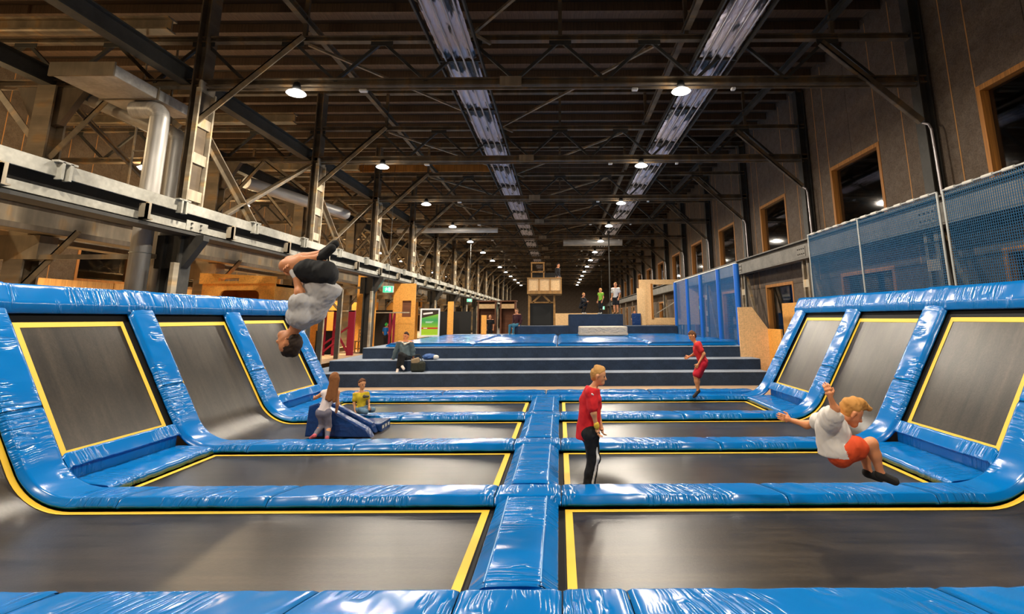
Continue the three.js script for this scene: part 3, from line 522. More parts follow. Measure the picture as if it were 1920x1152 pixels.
// ================= STEPS AND PLATFORM =================
{
  const mk = (name, label, x0, x1, y0, y1, d0, d1) => { const g = thing(name, label, 'step', null, V((x0 + x1) / 2, y0, (d0 + d1) / 2)); mesh('riser', box(x0, x1, y0, y1 - 0.02, d0, d1), M.carpet, g); mesh('litTread', box(x0, x1, y1 - 0.02, y1, d0 - 0.006, d1, 0.006), M.litTread, g); };
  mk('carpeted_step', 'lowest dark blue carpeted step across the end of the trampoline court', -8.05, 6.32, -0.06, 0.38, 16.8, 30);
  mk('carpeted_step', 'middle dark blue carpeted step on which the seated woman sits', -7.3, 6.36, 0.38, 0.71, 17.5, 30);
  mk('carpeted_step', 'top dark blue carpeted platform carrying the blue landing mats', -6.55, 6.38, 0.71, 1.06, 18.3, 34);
  let i = 0;
  for (const [x0, x1] of [[-5.9, -2.95], [-2.93, -0.1], [-0.06, 3.0], [3.02, 6.05]]) for (const [d0, d1] of [[18.62, 23.2], [23.22, 28.2]]) {
    const geo = sweptPad(d0, d1, padSection((x1 - x0) / 2, 0.1, 0.0), (t, v, h) => [(x0 + x1) / 2 + v, 1.1 + h, -t], 0.12, 0.01); flip(geo);
    tag(mesh('landing_mat', geo, M.vinyl), `flat shiny blue landing mat, ${['fourth', 'third', 'second', 'first'][(i++) >> 1]} from the net, ${d0 < 20 ? 'along the top step' : 'before the carpeted blocks'}`, 'mat', 'landing mats on the platform');
  }
  tag(mesh('carpeted_box', box(-2.35, 0.5, 1.06, 1.6, 28.5, 31.4, 0.02), M.carpet), 'low dark blue carpeted block under the wooden tower', 'block');
  tag(mesh('carpeted_box', box(0.5, 3.33, 1.06, 2.2, 28.5, 31.4, 0.02), M.carpet), 'tall dark blue carpeted block with children standing on top', 'block');
  tag(mesh('carpeted_box', box(3.33, 6.16, 1.06, 1.58, 28.5, 31.4, 0.02), M.carpet), 'low dark blue carpeted block next to the blue net fence', 'block');
  const g = thing('crash_mat', 'thick beige crash mat lying in front of the tall carpeted block', 'mat', null, V(1.95, 1.21, 25.4));
  mesh('mat_body', (() => { const b = new RoundedBoxGeometry(2.15, 0.4, 1.9, 6, 0.05); b.translate(1.98, 1.42, -25.4); return boxUV(b); })(), M.crash, g);
  mesh('side_band', box(0.89, 3.07, 1.23, 1.33, 24.43, 26.37, 0.02), M.crash, g);
}
// chipboard side boards right of the steps
tag(mesh('chipboard_screen', plate([[6.0, 0.0], [7.0, 0.0], [6.97, 1.62], [6.48, 2.34], [6.0, 2.33]], 18.25, 0.04), M.osb), 'pale chipboard screen with slanted corner at the end of the steps', 'board');
tag(mesh('chipboard_screen', box(6.96, 7.02, -0.06, 1.62, 17.2, 18.25), M.osbOrange), 'narrow orange chipboard return beside the slanted screen', 'board');

// ================= NET FENCES =================
function netPanel(parent, x, y0, y1, d0, d1, cell, t, mat) {
  const list = [];
  for (let d = d0; d <= d1; d += cell) list.push(new THREE.BoxGeometry(t, y1 - y0, t).translate(x, (y0 + y1) / 2, -d));
  for (let y = y0; y <= y1; y += cell) list.push(new THREE.BoxGeometry(t, t, d1 - d0).translate(x, y, -(d0 + d1) / 2));
  const m = mesh('netting', merge(list), mat, parent); m.userData.kind = 'stuff'; return m;
}
{
  const g = thing('net_fence', 'blue netting fence with thick blue posts along the landing mats', 'net', null, V(6.2, 1.06, 23.7));
  netPanel(g, 6.2, 1.1, 3.82, 18.75, 28.8, 0.05, 0.0055, M.netBlue);
  for (const d of [18.75, 20.95, 23.6, 26.1, 28.8]) mesh('post', rod(V(6.2, 1.06, d), V(6.2, 3.84, d), d < 19 ? 0.1 : 0.085, 14), M.netPost, g);
  mesh('top_cord', rod(V(6.2, 3.86, 18.7), V(6.2, 3.86, 28.85), 0.03, 8), M.netCord, g);
  for (const [d, l] of [[20.1, 1.9], [22.2, 2.1], [25, 1.8]]) mesh('floor_strap', box(6.0, 6.4, 1.1, 1.2, d - 0.5, d + 0.5, 0.04), M.vinylSmooth, g);
}
for (const [d0, d1, l] of [[9.63, 14.85, 'teal netting fence section with grey frame above the far wall trampolines'], [5.6, 9.48, 'teal netting fence section with grey frame above the nearest wall trampoline']]) {
  const g = thing('net_fence', l, 'net', null, V(7.0, 1.9, (d0 + d1) / 2));
  netPanel(g, 7.0, 1.75, 4.22, d0 + 0.03, d1 - 0.03, 0.045, 0.0085, M.netTeal);
  for (const d of d1 - d0 > 4.5 ? [d0, 12.32, d1] : [d0, d1]) mesh('post', rod(V(7.0, -0.06, d), V(7.0, 4.25, d), 0.022, 8), M.galv, g);
  mesh('top_tube', rod(V(7.0, 4.25, d0), V(7.0, 4.25, d1), 0.022, 8), M.galv, g);
  for (let d = d0 + 0.2; d < d1; d += 0.42) mesh('lashing', rod(V(7.0, 4.25, d), V(7.0, 4.25, d + 0.22), 0.034, 8), M.netCord, g);
}
// wooden boards and struts behind the fences on the right
tag(mesh('chipboard_sheet', box(8.3, 8.36, -0.06, 2.5, 18.6, 20.2), M.osbOrange), 'orange chipboard sheet leaning at the window wall behind the steps', 'board');
tag(mesh('chipboard_sheet', box(7.9, 7.96, -0.06, 2.3, 14.2, 15.4), M.osbOrange), 'orange chipboard sheet behind the teal netting', 'board');
{
  const g = thing('opening_frame', 'wood framed opening in the chipboard wall far behind the blue net', 'frame', null, V(5.6, 1.58, 33));
  mesh('panel', plate([[4.9, 1.58], [8.5, 1.58], [8.5, 4.3], [4.9, 4.3]], 33, 0.08, [[5.7, 2.0], [5.7, 4.0], [7.2, 4.0], [7.2, 2.0]]), M.osb, g);
  mesh('jamb', merge([box(5.6, 5.72, 1.95, 4.05, 32.94, 33), box(7.18, 7.3, 1.95, 4.05, 32.94, 33)]), M.frame, g);
  mesh('handrail', bar(V(5.7, 2.1, 33.3), V(7.2, 3.0, 33.3), 0.04, 0.05), M.rail, g);
  tag(mesh('chipboard_sheet', box(4.55, 5.0, 1.0, 3.7, 31.6, 31.66), M.osb), 'pale upright chipboard sheet beside the framed opening', 'board');
  tag(mesh('gym_mat', box(4.2, 4.72, 1.06, 2.25, 31.5, 31.62, 0.03), M.vinylNavy), 'upright royal blue gym mat beside the pale chipboard sheet', 'mat');
}

// ================= WOODEN TOWER =================
{
  const g = thing('wooden_tower', 'wooden platform tower with boarded balcony and black covered base', 'tower', null, V(-0.9, 1.6, 31.5));
  mesh('base_cover', box(-1.74, -0.34, 1.6, 2.86, 31.45, 33, 0.03), M.darkPanel, g);
  for (const x of [-1.76, -0.3]) for (const d of [31.42, 33]) mesh('post', bar(V(x, 1.6, d), V(x, 3.5, d), 0.11, 0.11), M.wood, g);
  mesh('brace', bar(V(-1.55, 2.9, 31.4), V(-1.05, 3.38, 31.4), 0.06, 0.11), M.wood, g); mesh('brace', bar(V(-0.52, 2.9, 31.4), V(-1.0, 3.38, 31.4), 0.06, 0.11), M.wood, g);
  mesh('tie', bar(V(-1.8, 2.9, 31.4), V(-0.28, 2.9, 31.4), 0.06, 0.08), M.wood, g);
  mesh('floor_edge', box(-1.86, 0.14, 3.38, 3.54, 30.96, 33.2), M.wood, g);
  for (let i = 0; i < 3; i++) mesh('board_panel', box(-1.78 + i * 0.63, -1.19 + i * 0.63, 3.56, 4.24, 31.0, 31.06), M.osb, g);
  for (let i = 0; i < 4; i++) mesh('balcony_post', box(-1.84 + i * 0.635, -1.77 + i * 0.635, 3.5, 4.3, 30.97, 31.05), M.wood, g);
  mesh('balcony_rail', box(-1.86, 0.14, 4.24, 4.31, 30.95, 31.07), M.wood, g);
  mesh('side_boards', box(0.06, 0.12, 3.54, 4.3, 31.0, 33.2), M.wood, g); mesh('side_boards', box(-1.86, -1.8, 3.54, 4.3, 31.0, 33.2), M.wood, g);
  mesh('dark_curtain', box(-1.7, 0.0, 4.3, 4.75, 33.1, 33.16), M.darkPanel, g);
  for (const x of [-1.7, -0.95]) mesh('upper_post', bar(V(x, 4.3, 32.9), V(x, 5.36, 32.9), 0.07, 0.07), M.wood, g);
  mesh('upper_rail', bar(V(-1.75, 4.8, 32.9), V(-0.9, 4.8, 32.9), 0.07, 0.07), M.wood, g);
  mesh('upper_frame', bar(V(-1.75, 5.36, 32.9), V(-0.9, 5.36, 32.9), 0.09, 0.09), M.wood, g);
}
{
  const g = thing('climbing_rope', 'thin dark pole hanging from the roof behind the children', 'pole', null, V(2.75, 2.2, 30.8)); mesh('pole', rod(V(3.1, 1.06, 33), V(3.1, 7.3, 33), 0.04, 8), M.steelDark, g); mesh('clamp', box(3.02, 3.18, 7.2, 7.35, 32.92, 33.08), M.steelDark, g);
}

// ================= LEFT BACKGROUND =================
{
  const g = thing('kiosk', 'orange wooden kiosk with rounded black opening behind the wall trampolines', 'kiosk', null, V(-10.2, 0.56, 17.6));
  const R = []; const cx = -10.1, hw = 0.62, y0 = 1.6, y1 = 2.92, r = 0.16;
  for (const [sx, sy, a0] of [[1, 1, 0], [-1, 1, 1], [-1, -1, 2], [1, -1, 3]]) for (let i = 0; i <= 4; i++) { const a = (a0 + i / 4) * Math.PI / 2; R.push([cx + sx * (hw - r) + r * Math.cos(a), (sy > 0 ? y1 - r : y0 + r) + r * Math.sin(a)]); }
  mesh('front_wall', plate([[-11.3, 0.56], [-9.0, 0.56], [-9.0, 3.12], [-11.3, 3.12]], 17.0, 0.08, R), M.osbOrange, g);
  mesh('back_wall', box(-11.3, -9.0, 0.56, 3.12, 18.7, 18.78), M.osbOrange, g); mesh('side_wall', box(-11.3, -11.22, 0.56, 3.12, 17.08, 18.7), M.osbOrange, g); mesh('ceiling_board', box(-11.3, -9.0, 3.04, 3.12, 17.08, 18.7), M.osbOrange, g);
  mesh('parapet', plate([[-11.35, 3.12], [-8.95, 3.12], [-8.95, 3.34], [-11.35, 3.46]], 16.9, 0.1, [[-10.75, 3.2], [-10.1, 3.2], [-10.1, 3.3], [-10.75, 3.3]]), M.osbOrange, g);
  mesh('side_wall', box(-9.08, -9.0, 0.56, 3.12, 17.08, 18.7), M.osbOrange, g);
}
// chipboard partitions
const orangeWall = (x0, x1, y1, d, l, m = M.osbOrange, hole) => { const g = thing('chipboard_partition', l, 'partition', null, V((x0 + x1) / 2, 0.56, d)); mesh('panel', plate([[x0, 0.5], [x1, 0.5], [x1, y1], [x0, y1]], d, 0.1, hole), m, g); if (hole) mesh('backing', box(hole[0][0] - 0.05, hole[2][0] + 0.05, hole[0][1] - 0.05, hole[2][1] + 0.05, d + 0.09, d + 0.11), M.woodRed, g); return g; };
orangeWall(-9.6, -8.7, 4.2, 25.6, 'tall orange chipboard partition behind the red frames', M.osbOrange);
orangeWall(-8.3, -7.2, 3.75, 27.0, 'orange chipboard partition with brown hatch beside the exit sign', M.osbOrange, [[-7.85, 2.1], [-7.85, 2.9], [-7.4, 2.9], [-7.4, 2.1]]);
orangeWall(-11.9, -10.2, 3.5, 23.5, 'orange chipboard partition left of the red frames', M.osbOrange);
orangeWall(-15.5, -9.4, 3.1, 36, 'long warm chipboard partition at the back of the side aisle', M.osbOrange);
for (const [x, w, l] of [[-6.6, 0.34, 'narrow orange chipboard pillar panel near the black shirted man'], [-4.6, 0.3, 'narrow orange post panel between the dark booths']]) tag(mesh('chipboard_pillar', box(x, x + w, 1.06, x < -6 ? 3.0 : 2.2, 32, 32.1), M.osbOrange), l, 'panel');
// red steel frames
{
  const g = thing('red_frame', 'dark red steel climbing frame with diagonal braces behind the deck', 'frame', null, V(-9.6, 0.58, 22));
  const d = 22;
  for (const [x, w] of [[-9.55, 0.1], [-9.15, 0.1], [-8.55, 0.26]]) mesh('upright', box(x, x + w, 0.58, 2.35, d, d + 0.1), M.red, g);
  for (const [a, b] of [[[-9.5, 1.0], [-8.5, 1.7]], [[-9.5, 0.7], [-8.9, 1.2]], [[-9.1, 1.7], [-8.5, 0.7]]]) mesh('brace', bar(V(a[0], a[1], d), V(b[0], b[1], d), 0.07, 0.07, UPD), M.red, g);
  mesh('top_bar', box(-9.6, -8.3, 2.3, 2.36, d, d + 0.1), M.cream, g);
  mesh('dark_board', box(-9.9, -9.1, 0.6, 1.55, d + 0.2, d + 0.25), M.darkPanel, g);
  const h = thing('red_frame', 'smaller red steel frame in front of the brown hatch', 'frame', null, V(-8.0, 0.58, 26));
  for (const x of [-8.15, -7.95]) mesh('upright', box(x, x + 0.08, 0.58, 2.3, 26, 26.1), M.red, h);
  mesh('brace', bar(V(-8.12, 0.8, 26), V(-7.92, 2.2, 26), 0.05, 0.05, UPD), M.red, h); mesh('top_bar', box(-8.8, -7.2, 2.28, 2.33, 25.98, 26.06), M.cream, h);
}
for (const [x, d, y1, l] of [[-7.75, 17.7, 2.5, 'dark steel stanchion at the corner of the wooden deck'], [-8.2, 20.2, 3.1, 'dark steel stanchion behind the seated woman']]) { const g = thing('stanchion', l, 'post', null, V(x, -0.06, d)); mesh('tube', bar(V(x, -0.06, d), V(x, y1, d), 0.14, 0.14), M.steelDark, g); mesh('edge_trim', bar(V(x + 0.09, -0.06, d - 0.02), V(x + 0.09, y1, d - 0.02), 0.025, 0.05), M.cream, g); mesh('base_plate', box(x - 0.16, x + 0.16, -0.06, -0.02, d - 0.16, d + 0.16), M.steelDark, g); }
{
  const g = thing('wooden_chair', 'pale wooden slatted chair beside the dark post', 'chair', null, V(-8.7, 0.58, 24));
  for (const x of [-8.95, -8.55]) for (const d of [24, 24.4]) mesh('leg', bar(V(x, 0.58, d), V(x, d < 24.2 ? 1.05 : 1.55, d), 0.05, 0.05), M.wood, g);
  mesh('seat', box(-9.0, -8.5, 1.03, 1.07, 23.97, 24.43), M.wood, g); for (const y of [1.2, 1.36, 1.5]) mesh('back_slat', box(-8.98, -8.52, y, y + 0.06, 24.39, 24.42), M.wood, g);
  mesh('stretcher', box(-8.95, -8.55, 0.72, 0.76, 23.98, 24.02), M.wood, g);
}
// poster stand with printed sheet
{
  const cv = document.createElement('canvas'); cv.width = 256; cv.height = 380; const c = cv.getContext('2d');
  c.fillStyle = '#3a2a1c'; c.fillRect(0, 0, 256, 380); const gr = c.createLinearGradient(0, 60, 0, 250); gr.addColorStop(0, '#8fbf2e'); gr.addColorStop(0.5, '#3fa05a'); gr.addColorStop(1, '#8cc02c');
  c.fillStyle = gr; c.beginPath(); c.moveTo(0, 120); c.lineTo(256, 60); c.lineTo(256, 260); c.lineTo(0, 260); c.fill(); c.fillStyle = '#a8cf2a'; c.fillRect(0, 255, 256, 125);
  c.fillStyle = '#c6dfc8'; c.fillRect(60, 170, 120, 9); c.fillRect(60, 186, 100, 9); c.fillStyle = '#c33a24'; c.fillRect(0, 262, 256, 24); c.fillStyle = '#f0e6dc'; c.fillRect(30, 268, 60, 12); c.save(); c.translate(20, 80); c.rotate(-0.12); c.fillStyle = '#efe8df'; c.fillRect(0, -34, 150, 26); c.restore();
  const t = new THREE.CanvasTexture(cv); t.colorSpace = THREE.SRGBColorSpace;
  const g = thing('poster_stand', 'white framed poster stand with a green printed sheet', 'poster', null, V(-5.95, 1.06, 25));
  mesh('sheet', (() => { const p = new THREE.BoxGeometry(0.76, 1.14, 0.01); p.translate(-5.95, 1.83, -25); return p; })(), std(0xffffff, 0.4, { map: t }), g);
  mesh('frame', merge([box(-6.4, -5.5, 2.4, 2.47, 24.97, 25.03), box(-6.4, -5.5, 1.2, 1.27, 24.97, 25.03), box(-6.4, -6.33, 1.27, 2.4, 24.97, 25.03), box(-5.57, -5.5, 1.27, 2.4, 24.97, 25.03)]), M.plastic, g);
  mesh('stem', rod(V(-5.95, 1.06, 25.03), V(-5.95, 1.22, 25.03), 0.03, 8), M.galv, g); mesh('foot', box(-6.2, -5.7, 1.06, 1.08, 24.85, 25.2), M.galv, g);
}
// exit signs
function exitSign(x, y, d, w, l) {
  const cv = document.createElement('canvas'); cv.width = 128; cv.height = 80; const c = cv.getContext('2d'); c.fillStyle = '#3fb98a'; c.fillRect(0, 0, 128, 80); c.fillStyle = '#eafff2'; c.fillRect(70, 14, 34, 52); c.beginPath(); c.arc(42, 20, 7, 0, 7); c.fill(); c.fillRect(36, 28, 12, 22); c.fillRect(28, 48, 10, 18); c.fillRect(46, 46, 14, 8); c.fillRect(22, 30, 40, 6);
  const t = new THREE.CanvasTexture(cv); t.colorSpace = THREE.SRGBColorSpace;
  const g = thing('exit_sign', l, 'sign', null, V(x, y, d));
  const hs = mesh('housing', box(x - w / 2 - 0.02, x + w / 2 + 0.02, y - w * 0.34, y + w * 0.34, d, d + 0.08), M.plastic, g);
  const f = new THREE.BoxGeometry(w, w * 0.62, 0.01); f.translate(x, y, -d + 0.006); mesh('lit_face', f, std(0x1a6a48, 0.4, { map: t, emissive: 0xffffff, emissiveMap: t, emissiveIntensity: 1.6 }), hs);
  mesh('hanger', rod(V(x, y + w * 0.34, d + 0.04), V(x, ROOF, d + 0.04), 0.012, 6), M.steelDark, g);
  const l1 = new THREE.PointLight(new THREE.Color(0.3, 1, 0.7), 0.6); l1.position.set(0, 0, 0.2); g.add(l1);
}
exitSign(-7.9, 3.35, 24.8, 0.44, 'green lit exit sign hanging beside the orange partition');
exitSign(-6.0, 3.2, 36, 0.3, 'small green lit exit sign over the dark booths');
exitSign(-3.9, 2.65, 38, 0.3, 'small green lit exit sign between the brown booths');
exitSign(4.1, 2.95, 52, 0.45, 'tiny green lit exit sign seen between the children on the block');
// brown booths far behind
for (const [x0, x1, l] of [[-5.45, -4.2, 'brown framed booth with lit orange header behind the man in black'], [-3.95, -2.9, 'brown framed booth with lit orange header beside the seated woman']]) {
  const g = thing('booth', l, 'booth', null, V((x0 + x1) / 2, -0.06, 36));
  mesh('back', box(x0, x1, -0.06, 3.1, 36.6, 36.7), M.woodRed, g); mesh('header', box(x0 + 0.1, x1 - 0.1, 2.65, 2.95, 36.0, 36.1), M.osb, g);
  for (const x of [x0, x1 - 0.1]) mesh('upright', box(x, x + 0.1, -0.06, 3.1, 36, 36.6), M.woodRed, g); mesh('roof', box(x0 - 0.05, x1 + 0.05, 3.1, 3.18, 35.9, 36.75), M.woodRed, g);
}
for (const [x, d, l] of [[-7.9, 34.4, 'dark panel between the far columns'], [-8.6, 36.5, 'dark panel behind the poster stand'], [-10.45, 27.8, 'dark panel behind the brown hatch']]) tag(mesh('dark_partition', box(x, x + 2.3, d > 30 ? 0.5 : 0.58, 2.45, d, d + 0.08), M.darkPanel), l, 'partition');
tag(mesh('far_bench', box(-0.3, 2.9, -0.06, 2.35, 40, 40.4), M.osb), 'long low wooden shelf far behind the tall carpeted block', 'shelf');

// ================= FOLDING MAT, BAG =================
{
  const g = thing('folding_mat', 'navy folding gym mat half lifted by the girl on the third row bed', 'mat', null, V(-3.7, 0, 10));
  const slab = (pts, d0, d1) => { const s = new THREE.Shape(pts.map(([x, y]) => new THREE.Vector2(x, y))); const e = new THREE.ExtrudeGeometry(s, { depth: d1 - d0 - 0.06, bevelEnabled: true, bevelSize: 0.03, bevelThickness: 0.03, bevelSegments: 3 }); e.translate(0, 0, -d1 + 0.03); return boxUV(e); };
  mesh('lifted_panel', slab([[-4.36, 0.05], [-4.33, 0.5], [-4.2, 0.54], [-3.36, 0.12], [-3.28, 0.02]], 9.72, 9.92), M.vinylNavy, g);
  mesh('upper_panel', slab([[-4.36, 0.05], [-4.3, 0.5], [-4.16, 0.55], [-3.36, 0.16], [-3.3, 0.05]], 9.99, 10.15), M.vinylNavy, g);
  mesh('flat_panel', slab([[-3.26, 0.03], [-3.26, 0.12], [-3.9, 0.12], [-3.9, 0.03]].reverse(), 10.2, 10.75), M.vinylNavy, g);
  for (let i = 0; i < 3; i++) mesh('handle_patch', box(-3.235, -3.222, 0.05, 0.1, 10.25 + i * 0.16, 10.33 + i * 0.16), M.netCord, g);
}
{
  const g = thing('shoulder_bag', 'dark olive bag with tan flap standing on the lowest step', 'bag', null, V(-4.42, 0.38, 17.25));
  const b = new RoundedBoxGeometry(0.44, 0.32, 0.24, 4, 0.08); b.translate(-4.42, 0.54, -17.25); mesh('bag_body', boxUV(b), std(0x23261a, 0.8, { bumpMap: crumple, bumpScale: 0.02 }), g);
  const f = new RoundedBoxGeometry(0.26, 0.2, 0.2, 4, 0.06); f.rotateZ(0.3); f.translate(-4.5, 0.7, -17.24); mesh('flap', boxUV(f), std(0x8d7b60, 0.8), g);
  mesh('strap', tube([V(-4.58, 0.66, 17.18), V(-4.56, 0.88, 17.2), V(-4.38, 0.9, 17.25), V(-4.28, 0.66, 17.25)], 0.012, 6), std(0x2a2a20, 0.8), g);
  const h = thing('folded_jacket', 'crumpled blue and white jacket on the middle step behind the bag', 'clothing', null, V(-4.5, 0.71, 17.8));
  const j = new THREE.IcosahedronGeometry(0.2, 3), p = j.attributes.position; for (let i = 0; i < p.count; i++) { const k = 0.8 + 0.5 * smoothNoise(p.getX(i) * 14 + 5, p.getY(i) * 14 + p.getZ(i) * 9); p.setXYZ(i, p.getX(i) * k * 1.15, p.getY(i) * k * 0.42, p.getZ(i) * k * 0.9); } j.computeVertexNormals(); j.translate(-4.2, 0.8, -17.8); mesh('cloth', j, std(0x3d5f9a, 0.85), h);
  const c = new THREE.IcosahedronGeometry(0.09, 2); c.scale(1.1, 0.8, 1); c.translate(-3.98, 0.79, -17.72); mesh('white_sleeve', c, std(0xd8d4cc, 0.85), h);
}

// ================= PEOPLE =================
// Body as a distance field of tapered limbs joined smoothly, meshed with surface nets.
function segDist(p, s) {
  const [ax, ay, az, dx, dy, dz, L2, r0, r1] = s; let t = L2 ? ((p[0] - ax) * dx + (p[1] - ay) * dy + (p[2] - az) * dz) / L2 : 0; t = t < 0 ? 0 : t > 1 ? 1 : t;
  const x = p[0] - ax - dx * t, y = p[1] - ay - dy * t, z = p[2] - az - dz * t; return Math.sqrt(x * x + y * y + z * z) - (r0 + (r1 - r0) * t);
}
const seg = (a, b, r0, r1) => { const d = b.clone().sub(a); return [a.x, a.y, a.z, d.x, d.y, d.z, d.lengthSq(), r0, r1 === undefined ? r0 : r1]; };
const smin = (a, b, k) => { const h = Math.max(k - Math.abs(a - b), 0) / k; return Math.min(a, b) - h * h * k * 0.25; };
function surface(segs, cell, k, colorOf, cut, rough) {
  const lo = [1e9, 1e9, 1e9], hi = [-1e9, -1e9, -1e9];
  for (const s of segs) for (let c = 0; c < 3; c++) for (const e of [s[c], s[c] + s[c + 3]]) { const r = Math.max(s[7], s[8]) + 3 * cell; lo[c] = Math.min(lo[c], e - r); hi[c] = Math.max(hi[c], e + r); }
  const n = [0, 1, 2].map((c) => Math.ceil((hi[c] - lo[c]) / cell) + 1), F = new Float32Array(n[0] * n[1] * n[2]), at3 = (i, j, l) => (l * n[1] + j) * n[0] + i;
  const f = (p) => { let d = 1e3; for (const s of segs) d = smin(d, segDist(p, s), k); if (rough) d += rough(p); if (cut) d = Math.max(d, cut(p)); return d; };
  for (let l = 0; l < n[2]; l++) for (let j = 0; j < n[1]; j++) for (let i = 0; i < n[0]; i++) F[at3(i, j, l)] = f([lo[0] + i * cell, lo[1] + j * cell, lo[2] + l * cell]);
  const vid = new Int32Array(F.length).fill(-1), pos = [], idx = [], col = [];
  for (let l = 0; l < n[2] - 1; l++) for (let j = 0; j < n[1] - 1; j++) for (let i = 0; i < n[0] - 1; i++) {
    let c = 0, sx = 0, sy = 0, sz = 0; const v = [];
    for (let q = 0; q < 8; q++) v.push(F[at3(i + (q & 1), j + ((q >> 1) & 1), l + (q >> 2))]);
    for (const [a, b] of EDGES) if ((v[a] < 0) !== (v[b] < 0)) { const t = v[a] / (v[a] - v[b]); c++; sx += (a & 1) + ((b & 1) - (a & 1)) * t; sy += ((a >> 1) & 1) + (((b >> 1) & 1) - ((a >> 1) & 1)) * t; sz += (a >> 2) + ((b >> 2) - (a >> 2)) * t; }
    if (c) { vid[at3(i, j, l)] = pos.length / 3; pos.push(lo[0] + (i + sx / c) * cell, lo[1] + (j + sy / c) * cell, lo[2] + (l + sz / c) * cell); }
  }
  const quad = (a, b, c, d, fl) => { if (a < 0 || b < 0 || c < 0 || d < 0) return; fl ? idx.push(a, b, c, a, c, d) : idx.push(a, c, b, a, d, c); };
  for (let l = 1; l < n[2] - 1; l++) for (let j = 1; j < n[1] - 1; j++) for (let i = 1; i < n[0] - 1; i++) {
    const a = F[at3(i, j, l)] < 0;
    if (a !== F[at3(i + 1, j, l)] < 0) quad(vid[at3(i, j - 1, l - 1)], vid[at3(i, j, l - 1)], vid[at3(i, j, l)], vid[at3(i, j - 1, l)], a);
    if (a !== F[at3(i, j + 1, l)] < 0) quad(vid[at3(i - 1, j, l - 1)], vid[at3(i, j, l - 1)], vid[at3(i, j, l)], vid[at3(i - 1, j, l)], !a);
    if (a !== F[at3(i, j, l + 1)] < 0) quad(vid[at3(i - 1, j - 1, l)], vid[at3(i, j - 1, l)], vid[at3(i, j, l)], vid[at3(i - 1, j, l)], a);
  }
  const g = new THREE.BufferGeometry(); g.setAttribute('position', new THREE.Float32BufferAttribute(pos, 3));
  if (colorOf) { for (let i = 0; i < pos.length; i += 3) col.push(...colorOf([pos[i], pos[i + 1], pos[i + 2]])); g.setAttribute('color', new THREE.Float32BufferAttribute(col, 3)); }
  g.setIndex(idx); g.computeVertexNormals(); return g;
}
const EDGES = [[0, 1], [2, 3], [4, 5], [6, 7], [0, 2], [1, 3], [4, 6], [5, 7], [0, 4], [1, 5], [2, 6], [3, 7]];
const skinMat = phy(0xffffff, 0.55, { vertexColors: true });
const cloth = (c) => std(c, 0.85, { bumpMap: crumple, bumpScale: 0.01 });
const lin = (hex) => { const c = new THREE.Color(hex); return [c.r, c.g, c.b]; };
const mid = (a, b, t = 0.5) => a.clone().lerp(b, t);
